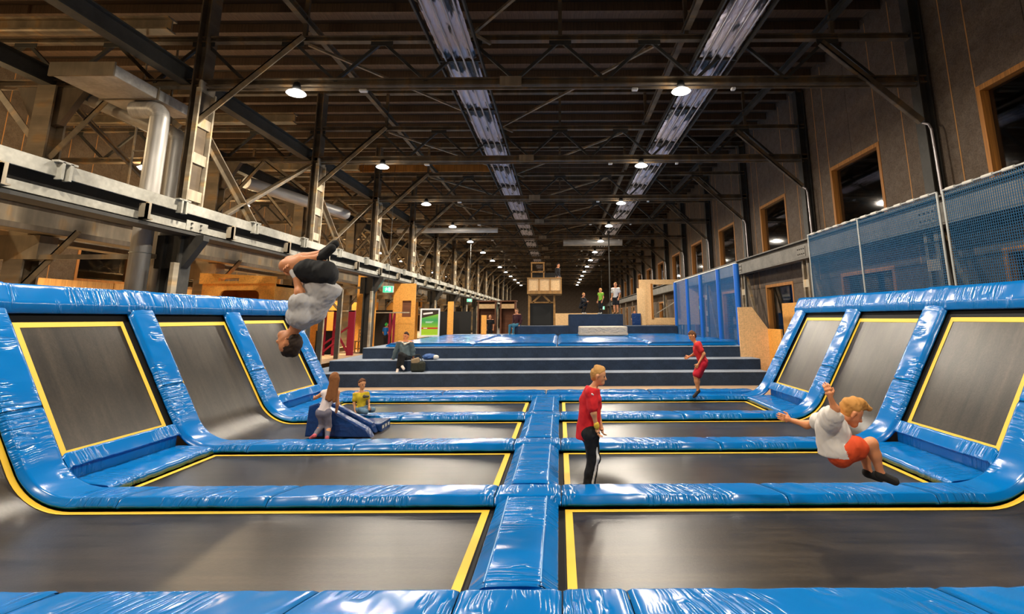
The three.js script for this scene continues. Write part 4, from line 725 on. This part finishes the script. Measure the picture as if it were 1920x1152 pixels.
/* spec: S size, J joints (Vector3), face (direction of the nose), crown (up along the head), skin, hair, wear: [{name, color, parts, extra}] */
function person(label, group, S, J, o) {
  const low = Object.values(J).reduce((a, b) => (b.y < a.y ? b : a)), g = thing('person', label, 'person', group, new THREE.Vector3(J.pelvis.x, low.y - 0.04, J.pelvis.z));
  const HS = Math.max(1, 1 + (1 - S) * 0.55), r = (x) => x * S, q = (x) => x * S * HS, skin = lin(o.skin || 0xd9966a), cell = o.cell || 0.014;
  const face = o.face.clone().normalize(), crown = o.crown.clone().sub(face.clone().multiplyScalar(o.crown.dot(face))).normalize(), ear = new THREE.Vector3().crossVectors(crown, face);
  const hd = (f, u, e) => J.head.clone().addScaledVector(face, q(f)).addScaledVector(crown, q(u)).addScaledVector(ear, q(e));
  const torso = (b) => [seg(J.shL, J.shR, r(0.062) + b, r(0.062) + b), seg(mid(J.shL, J.shR), J.chest, r(0.1) + b, r(0.118) + b), seg(mid(J.shL, J.chest, 0.7), mid(J.shR, J.chest, 0.7), r(0.085) + b), seg(J.chest, J.pelvis, r(0.118) + b, r(0.108) + b), seg(J.hipL, J.hipR, r(0.092) + b)];
  const arm = (s, b, to = 2) => { const e = [seg(J['sh' + s], J['el' + s], r(0.052) + b, r(0.038) + b)]; if (to > 1) e.push(seg(J['el' + s], J['wr' + s], r(0.038) + b, r(0.026) + b)); return e; };
  const leg = (s, b, to = 2) => { const e = [seg(J['hip' + s], J['kn' + s], r(0.085) + b, r(0.056) + b)]; if (to > 1) e.push(seg(J['kn' + s], mid(J['kn' + s], J['an' + s], 0.35), r(0.056) + b, r(0.054) + b), seg(mid(J['kn' + s], J['an' + s], 0.35), J['an' + s], r(0.054) + b, r(0.034) + b)); return e; };
  const foot = (s, b) => [seg(J['an' + s], J['to' + s], r(0.042) + b, r(0.034) + b)];
  const head = [seg(hd(0, 0.035, 0), hd(-0.015, 0.03, 0), q(0.088)), seg(hd(0.03, -0.045, 0), hd(0.045, -0.075, 0), q(0.06), q(0.042))];
  const neck = [seg(J.neck, hd(-0.01, -0.05, 0), r(0.05), r(0.048))];
  const body = [...torso(0), ...arm('L', 0), ...arm('R', 0), ...leg('L', 0), ...leg('R', 0), ...foot('L', -0.004), ...foot('R', -0.004), ...neck, ...head];
  const shade = (k) => skin.map((c) => c * k);
  const eyes = [hd(0.078, 0.005, 0.032), hd(0.078, 0.005, -0.032)], mouth = hd(0.092, -0.062, 0);
  const colorOf = (p) => { const v = new THREE.Vector3(...p); if (eyes.some((e) => e.distanceTo(v) < r(0.015))) return [0.03, 0.02, 0.015]; if (mouth.distanceTo(v) < r(0.018)) return [skin[0] * 0.8, skin[1] * 0.5, skin[2] * 0.5]; return skin; };
  const geos = [surface(body, cell, r(0.045), colorOf)];
  // head details and hands on finer grids
  if (o.fine !== false) {
    geos.push(surface([...head, seg(hd(0.085, 0.0, 0), hd(0.097, -0.026, 0), q(0.01), q(0.014)), seg(hd(-0.01, 0.01, 0.088), hd(-0.015, -0.03, 0.086), q(0.018), q(0.012)), seg(hd(-0.01, 0.01, -0.088), hd(-0.015, -0.03, -0.086), q(0.018), q(0.012))], q(0.007), q(0.02), colorOf));
    for (const s of ['L', 'R']) {
      const w = J['wr' + s], fd = (o['hand' + s] || w.clone().sub(J['el' + s])).clone().normalize(), pn = (o['palm' + s] || new THREE.Vector3(0, 0, 1)).clone(), ac = new THREE.Vector3().crossVectors(pn, fd).normalize(), nn = new THREE.Vector3().crossVectors(fd, ac).normalize();
      const hp = (f, a, u) => w.clone().addScaledVector(fd, r(f)).addScaledVector(ac, r(a)).addScaledVector(nn, r(u)), curl = o.curl === undefined ? 0.35 : o.curl, hs = [seg(w, hp(0.04, 0, 0), r(0.026), r(0.03)), seg(hp(0.045, -0.026, 0), hp(0.045, 0.026, 0), r(0.018)), seg(hp(0.08, -0.03, 0), hp(0.08, 0.03, 0), r(0.013))];
      [[-0.03, 0.062], [-0.011, 0.076], [0.011, 0.07], [0.03, 0.054]].forEach(([a, l]) => { const k1 = hp(0.085, a, 0), k2 = hp(0.085 + l * 0.5 * Math.cos(curl), a, -l * 0.5 * Math.sin(curl)), k3 = hp(0.085 + l * 0.5 * (Math.cos(curl) + Math.cos(curl * 2.4)), a, -l * 0.5 * (Math.sin(curl) + Math.sin(curl * 2.4))); hs.push(seg(k1, k2, r(0.0095), r(0.0085)), seg(k2, k3, r(0.0085), r(0.007))); });
      hs.push(seg(hp(0.025, -0.028, 0), hp(0.055, -0.058, -0.012), r(0.013), r(0.01)), seg(hp(0.055, -0.058, -0.012), hp(0.085, -0.062, -0.02), r(0.01), r(0.008)));
      geos.push(surface(hs, r(0.005), r(0.008), () => skin));
    }
  }
  const flat = geos.map((m) => m.toNonIndexed());
  mesh('body', mergeGeometries(flat), skinMat, g);
  const wr = (p) => 0.02 * S * (smoothNoise(p[0] * 22 + p[2] * 9, p[1] * 13) - 0.5) + 0.008 * S * (smoothNoise(p[0] * 60, p[1] * 40 + p[2] * 50) - 0.5);
  const planeCut = (pt, dir) => { const n = dir.clone().normalize(); return (p) => (p[0] - pt.x) * n.x + (p[1] - pt.y) * n.y + (p[2] - pt.z) * n.z; };
  const endOf = (a, b, t) => mid(a, b, t);
  const worn = {};
  for (const w of o.wear) {
    const b = r(w.loose || 0.016); let segs = [], cuts = [];
    if (w.type === 'shirt') {
      segs.push(...torso(b)); const tt = w.sleeve === undefined ? 0.6 : w.sleeve;
      if (tt > 0) for (const s of ['L', 'R']) { if (tt <= 1) segs.push(seg(J['sh' + s], endOf(J['sh' + s], J['el' + s], tt), r(0.054) + b, r(0.05) + b * 1.3)); else segs.push(seg(J['sh' + s], J['el' + s], r(0.054) + b, r(0.044) + b), seg(J['el' + s], J['wr' + s], r(0.044) + b, r(0.03) + b)); }
      if (w.hem) segs.push(seg(J.chest, w.hem, r(0.12) + b, r(0.125) + b * 1.3));
      const end = w.hem || J.pelvis, down = end.clone().sub(J.chest); cuts.push(planeCut(end.clone().addScaledVector(down.clone().normalize(), r(0.03)), down));
      const nk = J.neck.clone().sub(J.chest); cuts.push(planeCut(J.neck.clone().addScaledVector(nk.clone().normalize(), -r(0.005)), nk));
    } else if (w.type === 'legs') {
      segs.push(seg(J.hipL, J.hipR, r(0.096) + b), seg(mid(J.hipL, J.hipR), mid(J.pelvis, J.chest, 0.25), r(0.1) + b)); const tt = w.to === undefined ? 2 : w.to;
      for (const s of ['L', 'R']) { if (tt <= 1) segs.push(seg(J['hip' + s], endOf(J['hip' + s], J['kn' + s], tt), r(0.088) + b, r(0.075) + b * 1.5)); else segs.push(seg(J['hip' + s], J['kn' + s], r(0.088) + b, r(0.06) + b), seg(J['kn' + s], endOf(J['kn' + s], J['an' + s], tt - 1), r(0.06) + b, r(0.04) + b)); }
    } else if (w.type === 'shoes') { for (const s of ['L', 'R']) { const gg = surface([seg(J['an' + s].clone().addScaledVector(J['to' + s].clone().sub(J['an' + s]), -0.15), J['to' + s], r(0.046), r(0.042)), seg(J['an' + s], J['an' + s].clone().lerp(J['kn' + s], 0.08), r(0.043), r(0.04))], Math.min(cell, 0.012), r(0.02)); mesh('shoe', gg, cloth(w.color), g); } continue; }
    else if (w.type === 'hair') {
      segs.push(seg(hd(-0.012, 0.048, 0), hd(-0.03, 0.03, 0), q(0.092)), seg(hd(-0.045, 0.0, 0), hd(-0.05, -0.03, 0), q(0.062), q(0.05))); if (w.top) segs.push(seg(hd(0.04, 0.1, 0.02), hd(-0.04, 0.115, 0), q(0.035)));
      for (const [a, bb, r0, r1] of w.locks || []) segs.push(seg(a, bb, q(r0), q(r1)));
      cuts.push((p) => { const v = new THREE.Vector3(...p).sub(J.head), f = v.dot(face) / S, u = v.dot(crown) / S; return (Math.min(f - 0.045 + Math.max(0, 0) , 0.5) - Math.max(0, (u - 0.05) * 1.2)) * S; });
      if (w.locks && w.locks.length) cuts.length = 0;
    } else if (w.type === 'custom') segs = w.segs;
    const cut = cuts.length ? (p) => Math.max(...cuts.map((c) => c(p))) : null;
    worn[w.type] = mesh(w.name, surface(segs, w.cell || cell, r(0.035), null, cut, w.type === 'hair' ? (p) => 0.012 * S * (smoothNoise(p[0] * 70, p[1] * 70 + p[2] * 40) - 0.5) : wr), cloth(w.color), worn[w.on] || g);
  }
  return g;
}
// joints from positions in the photograph at their depth in the hall
function joints(d, list) { const J = {}; for (const [n, [x, y, dd]] of Object.entries(list)) J[n] = at(x, y, d + (dd || 0)); return J; }
const D3 = (x, y, z) => new THREE.Vector3(x, y, z);

// boy in the red shirt, standing, seen from the side
person('boy in red football shirt and black tracksuit trousers standing on the second row bed', null, 0.86, joints(7.05, {
  head: [1123, 706], neck: [1113, 726], chest: [1107, 752], pelvis: [1106, 806], shL: [1111, 738, 0.13], shR: [1108, 737, -0.13], elL: [1121, 772, 0.17], elR: [1113, 775, -0.18], wrL: [1127, 800, 0.14], wrR: [1119, 803, -0.16],
  hipL: [1107, 814, 0.08], hipR: [1106, 814, -0.08], knL: [1113, 858, 0.08], knR: [1113, 860, -0.06], anL: [1106, 914, 0.1], anR: [1100, 915, -0.04], toL: [1122, 921, 0.1], toR: [1117, 922, -0.04] }), {
  face: D3(1, -0.12, 0.22), crown: D3(0.1, 1, 0), skin: 0xd99a6c, palmL: D3(-1, 0, 0), palmR: D3(-1, 0, 0), curl: 0.5, cell: 0.009,
  wear: [{ type: 'shirt', name: 'red_shirt', color: 0xd01822, loose: 0.026, sleeve: 0.72, hem: at(1100, 820, 7.05) }, { type: 'legs', name: 'tracksuit_trousers', color: 0x0d0e12, loose: 0.03 }, { type: 'hair', name: 'blond_hair', color: 0xb98a4c, top: true }, { type: 'shoes', name: 'socks', color: 0x191919 },
    { type: 'custom', on: 'legs', name: 'white_stripes', color: 0xd8d6d2, segs: [seg(at(1116, 826, 6.93), at(1121, 860, 6.91), 0.013), seg(at(1121, 860, 6.91), at(1111, 908, 6.95), 0.013)], cell: 0.006 },
    { type: 'custom', on: 'shirt', name: 'sleeve_emblem', color: 0xe8e4dc, segs: [seg(at(1110, 739, 6.84), at(1113, 741, 6.84), 0.008)], cell: 0.004 },
    { type: 'custom', name: 'wristband', color: 0xd8b23a, segs: [seg(at(1118, 797, 6.88), at(1119, 800, 6.88), 0.034)], cell: 0.008 }] });

// man turning a somersault
person('man in grey t-shirt and black shorts tucked upside down in a somersault', null, 1.0, joints(5.2, {
  head: [541, 641], neck: [557, 614], chest: [584, 575], pelvis: [608, 523], shL: [564, 597, 0.17], shR: [560, 594, -0.17], elL: [570, 552, 0.2], elR: [562, 549, -0.2], wrL: [552, 512, 0.12], wrR: [553, 515, -0.14],
  hipL: [608, 515, 0.09], hipR: [606, 514, -0.09], knL: [544, 492, 0.14], knR: [537, 498, -0.12], anL: [610, 474, 0.08], anR: [604, 482, -0.08], toL: [628, 458, 0.08], toR: [622, 466, -0.08] }), {
  face: D3(-0.9, -0.2, 0.1), crown: D3(-0.35, -1, 0), skin: 0xd08a5c, curl: 0.9, handR: D3(-0.7, 0.8, 0.1), handL: D3(-0.7, 0.8, 0.1), palmR: D3(0.6, -0.3, -0.6), cell: 0.009,
  wear: [{ type: 'shirt', name: 'grey_shirt', color: 0xb9b7b6, loose: 0.03, sleeve: 0.62, hem: at(611, 532, 5.2) }, { type: 'legs', name: 'black_shorts', color: 0x101114, to: 0.45, loose: 0.028 }, { type: 'hair', name: 'dark_hair', color: 0x2a1c12, top: true }, { type: 'shoes', name: 'shoes', color: 0x111214 },
    { type: 'custom', name: 'white_wristwatch', color: 0xe8e6e2, segs: [seg(at(552, 512, 5.05), at(554, 517, 5.05), 0.036)], cell: 0.008 }] });

// boy jumping on the right, legs forward
person('barefaced boy in white t-shirt and orange shorts sitting in mid air', null, 0.82, joints(4.95, {
  head: [1597, 776], neck: [1576, 784], chest: [1561, 806], pelvis: [1570, 848], shL: [1560, 785, 0.13], shR: [1556, 790, -0.13], elL: [1512, 797, 0.3], elR: [1566, 768, -0.2], wrL: [1482, 788, 0.36], wrR: [1557, 746, -0.22],
  hipL: [1574, 852, 0.08], hipR: [1576, 850, -0.08], knL: [1618, 836, 0.12], knR: [1634, 832, -0.1], anL: [1628, 888, 0.14], anR: [1652, 892, -0.08], toL: [1650, 897, 0.16], toR: [1678, 903, -0.08] }), {
  face: D3(0.85, -0.45, 0.15), crown: D3(0.3, 1, 0), skin: 0xdc9162, cell: 0.009, handL: D3(-1, 0.35, 0), handR: D3(-0.2, 1, 0),
  wear: [{ type: 'shirt', name: 'white_shirt', color: 0xd9d3cc, loose: 0.04, sleeve: 0.5, hem: at(1566, 848, 4.95) }, { type: 'legs', name: 'orange_shorts', color: 0xd2481a, to: 0.5, loose: 0.03 }, { type: 'shoes', name: 'dark_shoes', color: 0x24221f },
    { type: 'hair', name: 'blond_hair', color: 0xb9833f, locks: [[at(1590, 758, 4.95), at(1615, 757, 4.95), 0.06, 0.05], [at(1608, 758, 4.95), at(1632, 768, 4.95), 0.045, 0.02], [at(1600, 752, 4.98), at(1624, 760, 4.98), 0.045, 0.02]] }] });

// girl bending over the folding mat
person('girl with long brown hair in white top and grey leggings leaning on the mat', null, 0.72, joints(9.55, {
  head: [627, 711, 0.06], neck: [622, 728, 0.06], chest: [617, 745, 0.06], pelvis: [607, 770], shL: [607, 737, 0.05], shR: [632, 737, 0.06], elL: [594, 745, 0.14], elR: [633, 758, 0.1], wrL: [590, 747, 0.3], wrR: [630, 775, 0.2],
  hipL: [601, 774], hipR: [613, 774], knL: [604, 798, 0.08], knR: [616, 800, 0.08], anL: [589, 818, -0.05], anR: [613, 822, -0.05], toL: [583, 822, 0.08], toR: [611, 826, 0.1] }), {
  face: D3(0.15, -0.35, -1), crown: D3(0, 1, -0.2), skin: 0xdc9866, cell: 0.012, curl: 0.7,
  wear: [{ type: 'shirt', name: 'white_top', color: 0xe2d2cc, loose: 0.01, sleeve: 0 }, { type: 'legs', name: 'grey_leggings', color: 0x77727e, loose: 0.01 }, { type: 'shoes', name: 'pink_socks', color: 0xd8646e },
    { type: 'hair', name: 'long_brown_hair', color: 0x7d4c22, locks: [[at(625, 712, 9.58), at(618, 750, 9.5), 0.08, 0.045], [at(630, 712, 9.58), at(627, 752, 9.5), 0.075, 0.04], [at(620, 726, 9.56), at(612, 748, 9.5), 0.05, 0.03]] }] });

// small boy kneeling
person('small boy in yellow t-shirt and blue jeans kneeling on the blue pad', null, 0.64, joints(11.05, {
  head: [679, 721], neck: [678, 736], chest: [678, 747], pelvis: [678, 764], shL: [667, 739, 0.03], shR: [687, 738, 0.04], elL: [664, 757, 0], elR: [691, 752, 0.02], wrL: [666, 772, -0.05], wrR: [692, 763, -0.12],
  hipL: [673, 767], hipR: [683, 766], knL: [686, 772, -0.16], knR: [699, 769, -0.1], anL: [670, 773, 0.08], anR: [684, 772, 0.12], toL: [662, 774, 0.12], toR: [676, 773, 0.16] }), {
  face: D3(0.8, -0.1, 0.55), crown: D3(0, 1, 0), skin: 0xd99a6a, cell: 0.011, curl: 0.6,
  wear: [{ type: 'shirt', name: 'yellow_shirt', color: 0xc9b022, loose: 0.022, sleeve: 0.6 }, { type: 'legs', name: 'blue_jeans', color: 0x5f7f96, loose: 0.014 }, { type: 'hair', name: 'brown_hair', color: 0x5a3418, top: true }, { type: 'shoes', name: 'socks', color: 0x2e3b46 },
    { type: 'custom', on: 'shirt', name: 'dark_shirt_print', color: 0x4a4a3c, segs: [seg(at(683, 744, 10.94), at(690, 744, 10.95), 0.03, 0.025), seg(at(688, 752, 10.95), at(688, 758, 10.96), 0.022)], cell: 0.008 }] });

// jumper in red
person('boy in red shirt and red shorts leaning forward at the far end of the court', null, 0.84, joints(13.0, {
  head: [1298, 631], neck: [1303, 642], chest: [1309, 657], pelvis: [1319, 680], shL: [1308, 648, -0.14], shR: [1309, 647, 0.14], elL: [1320, 664, -0.18], elR: [1301, 665, 0.2], wrL: [1309, 683, -0.16], wrR: [1292, 669, 0.15],
  hipL: [1318, 682, -0.08], hipR: [1319, 682, 0.08], knL: [1304, 705, -0.08], knR: [1308, 706, 0.08], anL: [1309, 735, -0.06], anR: [1309, 734, 0.08], toL: [1301, 744, -0.06], toR: [1304, 742, 0.08] }), {
  face: D3(-0.9, -0.4, 0.15), crown: D3(-0.3, 1, 0), skin: 0xdb9460, cell: 0.013,
  wear: [{ type: 'shirt', name: 'red_shirt', color: 0xd22a2c, loose: 0.022, sleeve: 0.55 }, { type: 'legs', name: 'red_shorts', color: 0xc4162e, to: 0.85, loose: 0.024 }, { type: 'hair', name: 'brown_hair', color: 0x5e3a1e, top: true }, { type: 'shoes', name: 'dark_shoes', color: 0x2c2320 }] });

// woman sitting on the step
person('woman with short brown hair in grey sweater sitting cross legged on the steps', null, 0.98, joints(17.75, {
  head: [761, 631], neck: [760, 641], chest: [759, 653], pelvis: [759, 671], shL: [749, 643, 0.02], shR: [770, 643, 0], elL: [742, 660, 0.05], elR: [774, 657, 0.05], wrL: [738, 671, 0.08], wrR: [775, 671, 0.08],
  hipL: [754, 673, -0.02], hipR: [764, 673, -0.02], knL: [755, 668, -0.42], knR: [751, 665, -0.46], anL: [753, 686, -0.5], anR: [746, 692, -0.44], toL: [757, 692, -0.62], toR: [744, 699, -0.58] }), {
  face: D3(-0.45, -0.05, 1), crown: D3(0, 1, 0), skin: 0xd88a58, cell: 0.016, fine: true,
  wear: [{ type: 'shirt', name: 'grey_sweater', color: 0x54646a, loose: 0.034, sleeve: 1.6, hem: at(760, 668, 17.7) }, { type: 'legs', name: 'black_trousers', color: 0x0c0d10, loose: 0.02 }, { type: 'hair', name: 'short_brown_hair', color: 0x3a1f12, top: true }, { type: 'shoes', name: 'white_shoes', color: 0xd9c8bb },
    { type: 'custom', on: 'shirt', name: 'shirt_collar', color: 0xe2d8ca, segs: [seg(at(754, 642, 17.62), at(759, 646, 17.58), 0.02), seg(at(759, 646, 17.58), at(767, 642, 17.62), 0.02)], cell: 0.01 }] });

// generic standing or sitting figures farther away; x, y of the feet and the head in the photograph
function farStand(label, px, yf, yh, d, o) {
  const b = at(px, yf, d); if (o.floor !== undefined) b.y = o.floor; const H = at(px, yh, d).y - b.y, S = H / 1.72, t = o.turn || 0, P = (x, y, z) => D3(b.x + (x * Math.cos(t) + z * Math.sin(t)) * S, b.y + y * S, b.z + (z * Math.cos(t) - x * Math.sin(t)) * S), J = {};
  const crouch = o.crouch;
  Object.assign(J, crouch ? { head: P(0, 1.5, 0.1), neck: P(0, 1.3, 0.02), chest: P(0, 1.05, 0), pelvis: P(0, 0.62, -0.22), shL: P(-0.2, 1.24, 0.02), shR: P(0.2, 1.24, 0.02), elL: P(-0.25, 0.98, 0.22), elR: P(0.25, 0.98, 0.22), wrL: P(-0.08, 0.98, 0.42), wrR: P(0.08, 0.98, 0.42), hipL: P(-0.1, 0.55, -0.2), hipR: P(0.1, 0.55, -0.2), knL: P(-0.16, 0.8, 0.25), knR: P(0.16, 0.8, 0.25), anL: P(-0.14, 0.1, 0), anR: P(0.14, 0.1, 0), toL: P(-0.15, 0.05, 0.2), toR: P(0.15, 0.05, 0.2) }
    : { head: P(0, 1.58, 0.03), neck: P(0, 1.43, 0), chest: P(0, 1.22, 0), pelvis: P(0, 0.92, 0), shL: P(-0.19, 1.38, 0), shR: P(0.19, 1.38, 0), elL: P(-0.24, 1.1, -0.03), elR: P(0.24, 1.1, -0.03), wrL: P(-0.22, 0.86, 0.08), wrR: P(0.22, 0.86, 0.08), hipL: P(-0.1, 0.88, 0), hipR: P(0.1, 0.88, 0), knL: P(-0.1, 0.48, 0.03), knR: P(0.1, 0.48, 0.03), anL: P(-0.1, 0.08, 0), anR: P(0.1, 0.08, 0), toL: P(-0.11, 0.04, 0.17), toR: P(0.11, 0.04, 0.17) });
  if (o.sit) { for (const [s, x] of [['L', -0.12], ['R', 0.12]]) { J['kn' + s] = P(x, 0.85, 0.42); J['an' + s] = P(x, 0.42, 0.46); J['to' + s] = P(x, 0.38, 0.62); } }
  return person(label, o.group, S, J, { face: D3(Math.sin(t), 0, Math.cos(t)), crown: D3(0, 1, 0), skin: o.skin || 0xd8946a, cell: 0.022, fine: true, wear: o.wear });
}
const outfit = (top, topC, legs, legC, hairC, shoeC, sleeve = 0.6, to = 2) => [{ type: 'shirt', name: top, color: topC, loose: 0.022, sleeve }, { type: 'legs', name: legs, color: legC, to, loose: 0.016 }, { type: 'hair', name: 'hair', color: hairC, top: true }, { type: 'shoes', name: 'shoes', color: shoeC }];
farStand('child in black tracksuit crouching on the tall carpeted block', 1093, 587.5, 548, 28.9, { floor: 2.2, crouch: true, turn: 0.9, wear: outfit('black_jacket', 0x14151b, 'black_trousers', 0x101116, 0xa9773f, 0xcfc8c0, 1.6) });
farStand('child in bright green vest standing on the tall carpeted block', 1127, 587.5, 541, 29.1, { floor: 2.2, turn: -0.9, wear: outfit('green_vest', 0x8cc43a, 'black_trousers', 0x14151a, 0xb98b4f, 0xd8d6d0, 0.3) });
farStand('boy in white t-shirt and dark shorts standing behind the green vest child', 1155.5, 587.5, 530, 29.3, { floor: 2.2, turn: -0.6, wear: outfit('white_shirt', 0xd8d2cc, 'dark_shorts', 0x14161c, 0x8a6236, 0x8c6a4a, 0.6, 0.8) });
farStand('man in black t-shirt and glasses standing behind the landing mats', 918, 641, 591, 35.2, { floor: 0.5, turn: 0.1, wear: outfit('black_shirt', 0x101217, 'dark_trousers', 0x1a1c22, 0xb0875a, 0x222222, 0.6) });
farStand('woman in dark red top sitting on the end of the low carpeted block', 969, 634, 579, 28.75, { floor: 0.76, sit: true, turn: -0.6, wear: outfit('dark_red_top', 0x3a1218, 'blue_jeans', 0x2f6a80, 0x6b4a2a, 0xb9b2ac, 1.3) });
farStand('child in blue t-shirt and green cap standing by the orange partition', 722, 650, 606, 26.3, { floor: 0.58, turn: 2.6, wear: outfit('blue_shirt', 0x1468b8, 'dark_trousers', 0x15171c, 0x35b04a, 0x2a2a2a, 0.6) });
farStand('person in dark clothes standing on top of the wooden tower', 1046, 549, 494, 31.9, { floor: 3.54, turn: 1.2, wear: outfit('dark_jumper', 0x16161c, 'grey_trousers', 0x7a6e66, 0x20150e, 0x333333, 1.6) });
farStand('child in blue helmet sitting at the edge of the deck', 690, 668, 624, 24.2, { floor: 0.58, crouch: true, turn: 0.4, wear: outfit('yellow_shirt', 0xd8a028, 'dark_shorts', 0x1d2530, 0x2a78b4, 0x8a8078, 0.6, 0.8) });
farStand('person in black clothes beside the upright royal blue mat', 1191, 625, 583, 33, { floor: 1.06, turn: 0.3, wear: outfit('black_top', 0x15161a, 'black_trousers', 0x15161a, 0x6b4a2a, 0xc9c2ba, 0.6) });

renderer.render(scene, camera);
